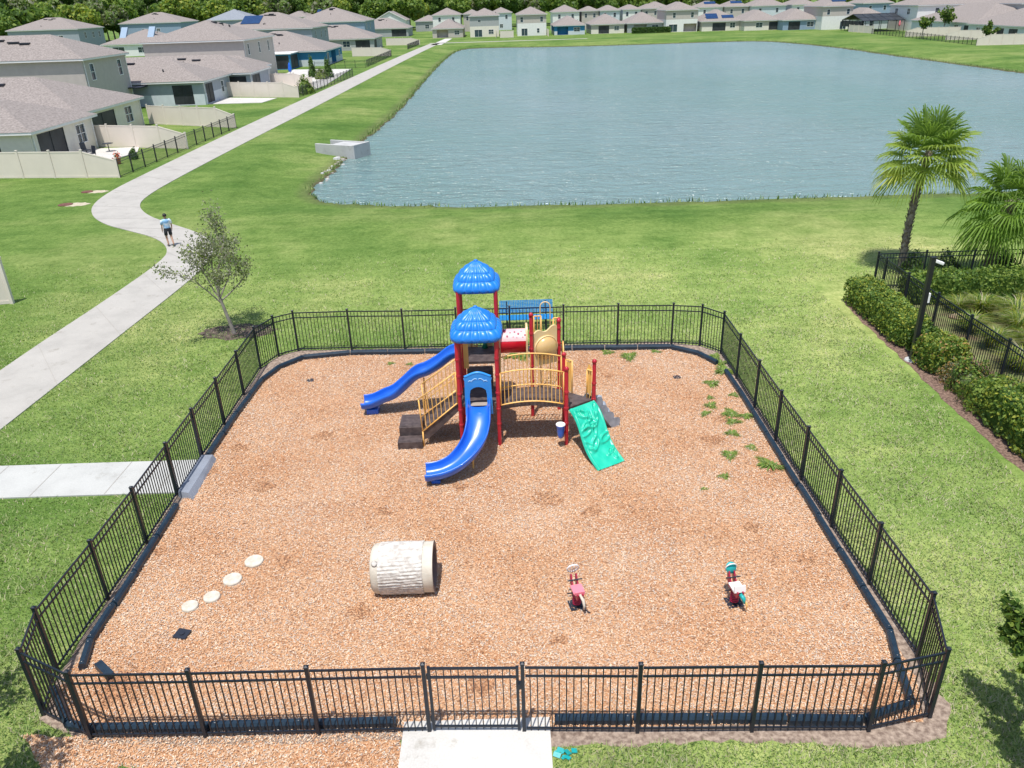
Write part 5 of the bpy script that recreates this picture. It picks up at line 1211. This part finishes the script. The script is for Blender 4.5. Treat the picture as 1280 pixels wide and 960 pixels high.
# --- far side of the pond, front row left to right
far=[ # label, px0, px1, Y, storeys, wall, lower, extras
 ('low beige house with a blue sliding door, first left of the far row',541,579,275,1,'greybeige','cream',dict(south=[('l',3.2,.05,3.6,2.2),('w',7.8,.8,1.6,1.3)])),
 ('two-storey far house with grey upper wall and cream lower wall, beside the pale gap',588,624,272,2,'grey','cream',dict(south=[('d',2.6,.05,2.4,2.1),('w',6.6,.8,1.6,1.3),('w',3,4.3,1,.7)],split=3.1)),
 ('cream two-storey far house just right of the pale gap in the row',647,683,270,2,'greybeige','white',dict(south=[('d',2.2,.05,1.9,2.1),('w',6.5,.8,.8,1.3),('w',1.4,3.9,.9,1.5),('w',7.6,3.9,.9,1.5)],split=3.6)),
 ('low far house painted bright blue with open porch',693,731,268,1,'skyblue','white',dict(south=[('l',2.6,.05,3.4,2.2),('w',7.0,.9,1.9,1.2)],split=1.1,blue=True)),
 ('low far house with dark screened porch and cream wall, right of the blue one',739,780,268,1,'greybeige','cream',dict(south=[('p',3.9,.05,3.3,2.25),('w',7.9,.9,1.5,1.2)],split=1.2)),
 ('low far house partly hidden by a clipped dark hedge',784,828,268,1,'grey','cream',dict(south=[('l',4,.05,4,2.2),('w',8.6,.8,2,1.3)])),
 ('tall two-storey far house with grey-blue side wall, right of the hedge',832,871,264,2,'greybeige','white',dict(south=[('d',2.2,.05,2.6,2.1),('l',7.4,.05,4,2.2),('w',2.4,3.9,.9,1.5),('w',7.9,3.9,.9,1.5)],split=3.5)),
 ('low far house with solar panels on its hip roof',877,925,262,1,'greybeige','cream',dict(south=[('p',5.2,.05,4,2.2),('w',9.3,.8,1.6,1.4)],split=1.1,solar=[(3.2,2.6,3.6,3),(8,2.2,3.6,1.7)])),
 ('low far house with twin windows and dark porch, right of the solar-roofed one',930,973,257,1,'greybeige','cream',dict(south=[('w',4.4,.8,2,1.3),('p',9,.05,3.4,2.2)],split=1.1)),
 ('low far house with two dark openings, left of the steep white-walled two-storey house',978,1023,252,1,'skyblue','lightblue',dict(south=[('p',3.3,.05,3.4,2.2),('w',8,.8,2,1.3)])),
 ('two-storey far house with white lower wall and a white patio umbrella',1026,1063,247,2,'greybeige','white',dict(south=[('d',6.2,.05,1.8,2.1),('w',1.6,3.9,.9,1.4),('w',7.2,3.9,.9,1.4)],split=3.5,solar=[(5,3.2,4,1.6)])),
 ('pale blue far house with long pinkish roof beside the dark pool enclosure',1068,1112,243,1,'lightblue','lightblue',dict(south=[('w',2,.8,1,1.4),('w',4.5,.8,1,1.4)]))]
for i,(lb,a,b_,Y_,st,wl,lw,ex) in enumerate(far):
    if ex.pop('blue',False): wl='blue'; lw='lightblue'
    H2(lb,a,b_,Y_,16,6.0 if st==2 else 2.6,wl,lower=lw,group='houses along the far shore',seed=40+i,pitch=.42 if st==2 else .5,vents=1,stacks=1,**ex)
back=[('blue-trimmed two-storey house in the far back row, first from the left',542,576,318),('two-storey house with light blue lower wall in the far back row, second from the left',580,600,325),('white two-storey house with pinkish roof behind the gap in the far row',614,640,330),
 ('white two-storey house in the back row above the blue far house',691,724,305),('double-roofed pale two-storey house in the back row, left half, above the dark-porch house',727,748,308),('double-roofed pale two-storey house in the back row, right half, above the dark-porch house',750,774,306),
 ('wide pale two-storey house in the back row above the hedge',778,800,312),('two-storey back row house just left of the tall grey-blue sided house',802,824,316),('small house with grey roof seen between the back row and the tree line',808,834,352),
 ('back row two-storey house with a solar panel behind the solar-roofed low house',872,902,306),('back row two-storey house with dark solar panel, right of the first solar one',906,934,303),('white two-storey back row house with paired windows above the twin-window house',938,980,300),
 ('white back row house partly hidden behind the low house with two dark openings',988,1018,300),('bluish two-storey back row house at top right behind the long pinkish roof',1076,1112,285)]
for i,(lb,a,b_,Y_) in enumerate(back):
    w=XatY(b_,Y_)-XatY(a,Y_)
    H2(lb,a,b_,Y_,14,5.9,['white','greybeige','lightblue'][i%3] if i!=13 else 'skyblue',lower='white',group='houses in the far back row',south=[('w',w*.25,3.8,.9,1.4),('w',w*.75,3.8,.9,1.4),('w',w*.5,.8,1.2,1.3)],seed=60+i,pitch=.42,vents=1,stacks=0,solar=[(w*.5,3,4,1.8)] if i in (9,10) else [])
# --- right side of the pond (houses turn their backs to the water)
house('pale two-storey house with windows and blue corner beside the pool enclosure',[B(107,128,222,238,6.0,south=[('w',5,3.9,1,1.5),('w',11,3.9,1,1.5)],west=[('w',4,3.9,1.6,1.4),('w',11,3.9,1.6,1.4)],vents=2)],'white','roof','white',seed=80,pitch=.36)
house('grey-sided two-storey house at the top right behind the long villa roof',[B(118,142,196,212,6.2,south=[('w',7,3.9,.9,1.5)],west=[('w',8,3.8,1,1.5)],vents=2)],'grey','roof','grey',seed=81,pitch=.36)
house('grey two-storey house at the top right corner, farthest back',[B(150,178,214,230,6.4,vents=2)],'grey','roof',seed=82,pitch=.34)
house('long villa with several dark screened porches facing the pond at the right edge',[
  B(103.5,122,158,190,2.6,west=[('p',29.5,.05,3,2.1),('w',25.5,.8,1.5,1.4),('w',21.5,.8,1.5,1.4),('p',17,.05,3,2.1),('p',12,.05,3.4,2.1),('w',7.6,.8,1.5,1.3),('w',4,.8,1.5,1.3)],south=[('w',4,.8,1.5,1.4),('w',8,.8,1.5,1.4),('p',13,.05,4,2.1)],vents=4),
  B(106,124,192,222,2.6,west=[('p',27,.05,3,2.1),('w',22,.8,1.8,1.3),('w',10,.8,1.8,1.3)],vents=4)],'lightblue','roof',seed=83,pitch=.40)
# pool enclosure: dark frame with mesh
PC=empty('pool_enclosure',(99.5,233,0),'dark screened pool enclosure beside the pale blue house across the pond','pool enclosure')
m=MB()
for x in np.arange(95,106.1,2.2):
    for y in (226,240): m.bar((x,y,0),(x,y,2.7),.12)
    m.bar((x,226,2.7),(x,233,4.2),.12); m.bar((x,233,4.2),(x,240,2.7),.12)
for y,z in ((226,2.7),(233,4.2),(240,2.7),(229.5,3.45),(236.5,3.45)): m.bar((95,y,z),(106,y,z),.12)
for y in np.arange(226,240.1,2.3): m.bar((95,y,0),(95,y,2.7),.12)
m.build('frame',M['vent'],PC)
m=MB(); m.add([(95,226.05,2.72),(106,226.05,2.72),(106,233,4.18),(95,233,4.18)],[(0,1,2,3)]); m.add([(95,240,2.72),(106,240,2.72),(106,233,4.18),(95,233,4.18)],[(3,2,1,0)]); m.add([(95.05,226,1.1),(95.05,240,1.1),(95.05,240,2.6),(95.05,226,2.6)],[(0,1,2,3)]); m.build('mesh_panel',M['screen'],PC)
def umbrella(x,y,lb,mt,open_=True):
    root=empty('patio_umbrella',(x,y,0),lb,'umbrella'); m=MB(); m.tube([(x,y,0),(x,y,2.4)],.04,6); m.build('pole',M['vent'],root)
    m=MB(); m.lathe((x,y,0),[(1.6,2.05),(1.5,2.12),(.7,2.4),(.02,2.6)] if open_ else [(.22,1.1),(.3,1.4),(.18,2.2),(.02,2.5)],8); m.build('canopy',M[mt],root)
umbrella(*gp(1044,31),'white patio umbrella in front of the white-walled far house','white'); 
x,y=gp(1123,38); umbrella(x,y,'red closed patio umbrella in front of the pool enclosure','pink',False)
x,y=gp(364,99); umbrella(x,y,'blue closed patio umbrella on the pale patio near the bright blue house','blue',False)
# patio slabs
for nm,P in (('patio_slab',[(-35.5,62),(-31.2,62),(-30.0,66.5),(-31,69.4),(-35.5,69.4)]),('patio_slab',[(-36,101.5),(-29.2,101.2),(-28.6,106),(-36,108.4)]),('patio_slab',[(-35,111.5),(-26.2,110.5),(-25.6,122),(-27,152),(-38,155),(-35,122)])):
    m=MB(); m.prism(P,.05,lambda u,v,w:(u,v,w)); tag(m.build(nm,M['pad']),kind='structure')
m=MB(); m.prism([(-19,230),(-16,230),(-15.2,268),(-17.4,268)],.03,lambda u,v,w:(u,v,w)); tag(m.build('far_driveway',M['pad']),kind='structure')
# --- vinyl fences
def vinyl(label,A_,B_,hgt=1.8,slope_last=True,group='tan vinyl yard fences',extra=None):
    root=empty('vinyl_fence',((A_[0]+B_[0])/2,(A_[1]+B_[1])/2,0),label,'fence',group); a=Vector((*A_,0)); b=Vector((*B_,0)); L=(b-a).length; n=max(1,round(L/2.4)); d=(b-a).normalized()
    for i in range(n+1):
        p=a+d*(L*i/n); hh=hgt+.08 if not(slope_last and i==n) else 1.3
        m=MB(); m.obox((p.x,p.y,hh/2),(.13,.13,hh)); m.obox((p.x,p.y,hh+.02),(.16,.16,.04)); m.build('post',M['vinyl'],root)
        if i<n:
            q=a+d*(L*(i+1)/n); h0=hgt; h1=hgt if not(slope_last and i==n-1) else 1.2
            s=Vector((-d.y,d.x,0)); m=MB()
            m.prism([(.07,.05),(L/n-.07,.05),(L/n-.07,h1-.07),(.07,h0-.07)],.03,lambda u,v,w:p+d*u+s*(w-.015)+Vector((0,0,v)))
            m.bar(p+Vector((0,0,h0-.04)),q+Vector((0,0,h1-.04)),.055,.09); m.bar(p+Vector((0,0,.08)),q+Vector((0,0,.08)),.055,.14)
            k=int(L/n/.16)
            m.build('panel',M['vinyl'],root)
    return root
vinyl('tan vinyl fence running off the left edge, nearest of the vinyl fences',(-60.5,60.5),(-26.95,56.2))
vinyl('tan vinyl fence between the two halves of the nearest villa',(-36.2,70.9),(-26.35,67.9))
vinyl('tan vinyl fence ending beside the last posts of the first black yard fence',(-36.2,84.8),(-25.9,79.7))
vinyl('white vinyl fence beyond the white patio slab of the grey-walled villa',(-36.2,109.9),(-25.85,106.05),group=None)
vinyl('white vinyl fence section in front of the villa columns, by the pale patio',(-35.2,122.6),(-27.2,120.5),slope_last=True,group=None)
vinyl('tan vinyl fence behind the bright blue house running toward the trail',(-33.2,190.5),(-24.2,187.5),group=None)
vinyl('tan vinyl fence beside the low grey house at the far part of the trail',(-31.5,236),(-22.2,234),group=None)
vinyl('low vinyl fence end cutting into the left edge of the lawn',(-30,28.2),(-19.95,30.15),slope_last=False,group=None)
vinyl('white vinyl fence at the right edge of the far bank',(99,160.5),(90.4,161.8),1.9,True,group=None)
vinyl('long pale vinyl fence behind the slatted black fence across the pond, nearer stretch',(103,178),(94.5,181.5),1.9,True,group=None)
vinyl('pale vinyl fence across the pond behind the small palm-like trees',(105,196),(94,199),1.9,True,group=None)
vinyl('pale curved-looking vinyl fence corner beside the pool enclosure',(94.6,218),(93.6,231),1.7,False,group=None)
vinyl('vinyl privacy fence left of the cream two-storey far house',(-1.5,262),(-1.5,272),1.8,False,group=None)
vinyl('vinyl privacy fence right of the cream two-storey far house',(14.5,262),(14.5,272),1.8,False,group=None)
vinyl('white vinyl fence closing the pale gap in the far row',(-.2,262),(3.8,262),1.9,False,group=None)
def yardfence(label,pts,group='black yard fences'):
    root=empty('yard_fence',(*pts[0],0),label,'fence',group)
    for k in range(len(pts)-1):
        a=Vector((*pts[k],0)); b=Vector((*pts[k+1],0)); L=(b-a).length; n=max(1,round(L/1.83))
        for i in range(n):
            p=a+(b-a)*(i/n); q=a+(b-a)*((i+1)/n); fence_post((p.x,p.y),1.25,.07).build('post',M['black'],root); fence_panel((p.x,p.y),(q.x,q.y),1.22,sp=.15,pk=.014).build('panel',M['black'],root)
        if k==len(pts)-2: fence_post((b.x,b.y),1.25,.07).build('post',M['black'],root)
yardfence('black picket yard fence beside the trail, from the nearest vinyl fence to the third',[(-26.9,56.2),(-26.35,67.9),(-25.85,79.7)])
yardfence('dense black picket fence beside the trail with shrubs behind it',[(-25.8,106.1),(-24.9,120),(-23.9,135.4)])
yardfence('black picket fence between the bright blue house lawn and the trail',[(-24.8,156),(-24.1,187)])
yardfence('black picket fence crossing the lawn in front of the bright blue house',[(-34,154.5),(-24.8,154.5)])
yardfence('short black picket fence at the far part of the trail',[(-23.2,212),(-22.4,234)])
yardfence('long black picket fence on the far right bank in front of pale fences',[(90.4,162),(92.3,190),(93.4,216)])
# dark clipped hedge by the far house, and yard plants
hx0,hx1=XatY(790,262),XatY(838,262)
hedge('hedge','dark clipped hedge in front of a low far house across the pond',[(((hx0+hx1)/2,262,0)[:2],(hx1-hx0,1.6,1.5),0)],2600,.28,[L_dark,L_mid],[.75,.25],seed=50)
for i,(px,py,r3,l,ms) in enumerate([(381,117,(1.5,1.3,1.8),'round yellow-green bush at the near end of the dense black yard fence',[L_light,L_mid]),(391,97,(.7,.7,2.6),'narrow upright shrub on the pale patio, left one',[L_mid,L_dark]),(411,97,(.7,.7,2.4),'narrow upright shrub on the pale patio, right one by the black fence',[L_mid,L_dark]),(402,99,(1.0,.9,1.4),'pale rounded shrub between the two upright shrubs on the patio',[L_grey,L_light]),(537,36,(2.6,2.6,5.0),'dark rounded tree left of the first low far house',[L_dark,L_mid]),(168,199,(.35,.35,.75),'dark potted plant on the near patio by the black fence',[L_dark,L_mid])]):
    x,y=gp(px,py); blob('shrub' if i!=4 else 'round_tree',l,x,y,r3,900,.2 if i<5 else .08,ms,[.6,.4],'shrub' if i!=4 else 'tree',seed=70+i)
x,y=gp(148,205); root=empty('flower_pot',(x,y,0),'terracotta pot with red flowers inside the near yard fence','flower pot')
m=MB(); m.lathe((x,y,0),[(.18,0),(.25,.4),(.27,.42),(.02,.4)],12); m.build('pot',mat('terracotta',(.45,.16,.09),.8),root)
objm('flowers',leaves_mesh('flowers',np.random.default_rng(4).normal(0,.13,(120,3))+np.array([0,0,.6]),.09,[mat('red_petals',(.6,.1,.06),.6),L_mid],[.6,.4]),root)
# little trees on the right bank
for i,(px,py,hh,l) in enumerate([(1152,48,5.2,'small dark-crowned tree in front of the pale fence on the right bank'),(1178,44,6.5,'small palm-like tree on the right bank, right of the dark-crowned one'),(1232,56,4.0,'thin yellowish sapling by the vinyl fence at the far right')]):
    x,y=gp(px,py); branch_tree('small_tree',l,(x,y,0),hh,1.0,90+i,[L_mid,L_light,L_dark],[.4,.3,.3],1200,.3,.10,M['trunk'],fork=.4,twigs=2)
# ================================================================== TREE LINE
def big_tree(seed,h,w,mats,p):
    r=np.random.default_rng(seed); P=[];Nn=[]
    for i in range(16):
        a=r.uniform(0,2*PI); q=r.uniform(0,.36)*w; zc=h*r.uniform(.38,.80); c=np.array([q*math.cos(a)*(1.15-abs(zc/h-.5)),q*math.sin(a)*(1.15-abs(zc/h-.5)),zc]); rd=w*r.uniform(.13,.24)
        n=170; d=r.normal(size=(n,3)); d/=np.linalg.norm(d,axis=1,keepdims=True); P.append(c+d*rd*(r.uniform(.6,1.05,n)[:,None]**.5)*np.array([1,1,.85])); Nn.append(d)
    return leaves_mesh('crown',np.concatenate(P),.85,mats,p,nrm=np.concatenate(Nn),seed=seed)
T_a=leafm('wood_dark',(.075,.14,.03),.45);T_b=leafm('wood_mid',(.15,.245,.05),.45);T_c=leafm('wood_light',(.27,.36,.075),.45);T_o=leafm('wood_olive',(.17,.22,.08),.45)
TV=[('dark rounded tree in the wood behind the houses',big_tree(1,17,12,[T_a,T_b],[.5,.5])),('mid-green spreading tree in the wood behind the houses',big_tree(2,16,14,[T_a,T_b,T_c],[.2,.5,.3])),
    ('yellow-green tree in the wood behind the houses',big_tree(3,15,12,[T_b,T_c,L_gold],[.3,.5,.2])),('tall dark slender tree in the wood behind the houses',big_tree(4,19,9,[T_a,T_b,T_o],[.4,.4,.2])),('grey-green loose tree in the wood behind the houses',big_tree(5,16,12,[T_o,L_grey2,T_b],[.4,.3,.3]))]
TM=MB(); TM.tube([(0,0,-.2),(.2,0,5),(0,.2,10)],[.38,.28,.16],8); 
for a in range(5): TM.tube([(0,0,5+a*.6),(2.4*math.cos(a*1.3),2.4*math.sin(a*1.3),8.5+a*.4)],[.18,.06],5)
tproto=TM.build('trunk',M['trunk']); tme=tproto.data; bpy.data.objects.remove(tproto)
rr=random.Random(77); spots=[]
for px in range(-60,900,13):
    for k,Y0 in enumerate((372,395)):
        Y_=Y0+rr.uniform(-9,9)
        if px<75 : Y_=Y_-85
        if 75<=px<150: Y_-=50
        x=XatY(px+rr.uniform(-5,5)+6*k,Y_); s=rr.uniform(.72,1.22)*(1.0 if k==0 else 1.12); spots.append((x,Y_,s))
for px in range(900,1290,26):
    Y_=440+rr.uniform(-10,10); spots.append((XatY(px,Y_),Y_,rr.uniform(.55,.7)))
for px,Y_,s in ((-8,262,.95),(6,268,.9),(14,275,.8),(30,286,.9),(48,290,.95),(70,292,1.0),(92,294,.98),(112,294,.95),(130,300,.9),(146,306,.85)): spots.append((XatY(px,Y_),Y_,s))
for i,(x,y,s) in enumerate(spots):
    lb,cm_=TV[rr.choice([0,1,1,1,1,2,2,3,4])]; fx=x/y
    lb=lb.replace('in the wood behind the houses','in the wood '+('at the far left, above the two-storey roofs' if fx<-.42 else 'behind the left-hand roofs' if fx<-.17 else 'behind the far end of the trail' if fx<-.02 else 'behind the far row of houses' if fx<.2 else 'far beyond the right-hand houses'))
    root=empty('tree',(x,y,0),lb,'tree','trees of the wood behind the houses'); root.scale=(s,s,s*rr.uniform(.92,1.1)); root.rotation_euler=(0,0,rr.uniform(0,6.28))
    objm('trunk',tme,root); objm('crown',cm_,root)

# patio furniture in the nearest yard
def chair(x,y,rz,lb):
    root=empty('patio_chair',(x,y,0),lb,'chair','patio chairs in the nearest yard'); D=lambda p:tuple(Vector((x,y,0))+rot('Z',rz)@Vector(p))
    def bd(m,nm): m.v=[D(p) for p in m.v]; m.build(nm,M['vent'],root)
    m=MB(); m.box(-.25,-.25,.40,.25,.25,.45); bd(m,'seat'); m=MB(); m.obox((0,.26,.72),(.5,.04,.55),rot('X',-.15)); bd(m,'backrest')
    for sx in (-.22,.22):
        for sy in (-.22,.22): m=MB(); m.bar((sx,sy,0),(sx,sy,.42),.035); bd(m,'leg')
chair(-33.9,66.2,1.2,'dark patio chair against the cream wall under the nearest villa window'); chair(-32.6,64.3,-.6,'dark patio chair farther out on the nearest patio slab')
x,y=gp(137,190); root=empty('patio_table',(x,y,0),'small dark table on the nearest patio slab','table'); m=MB(); m.lathe((x,y,.68),[(.42,0),(.42,.03),(.02,.035)],16); m.build('table_top',M['vent'],root); m=MB(); m.tube([(x,y,.05),(x,y,.68)],.04,8); m.build('pedestal',M['vent'],root)
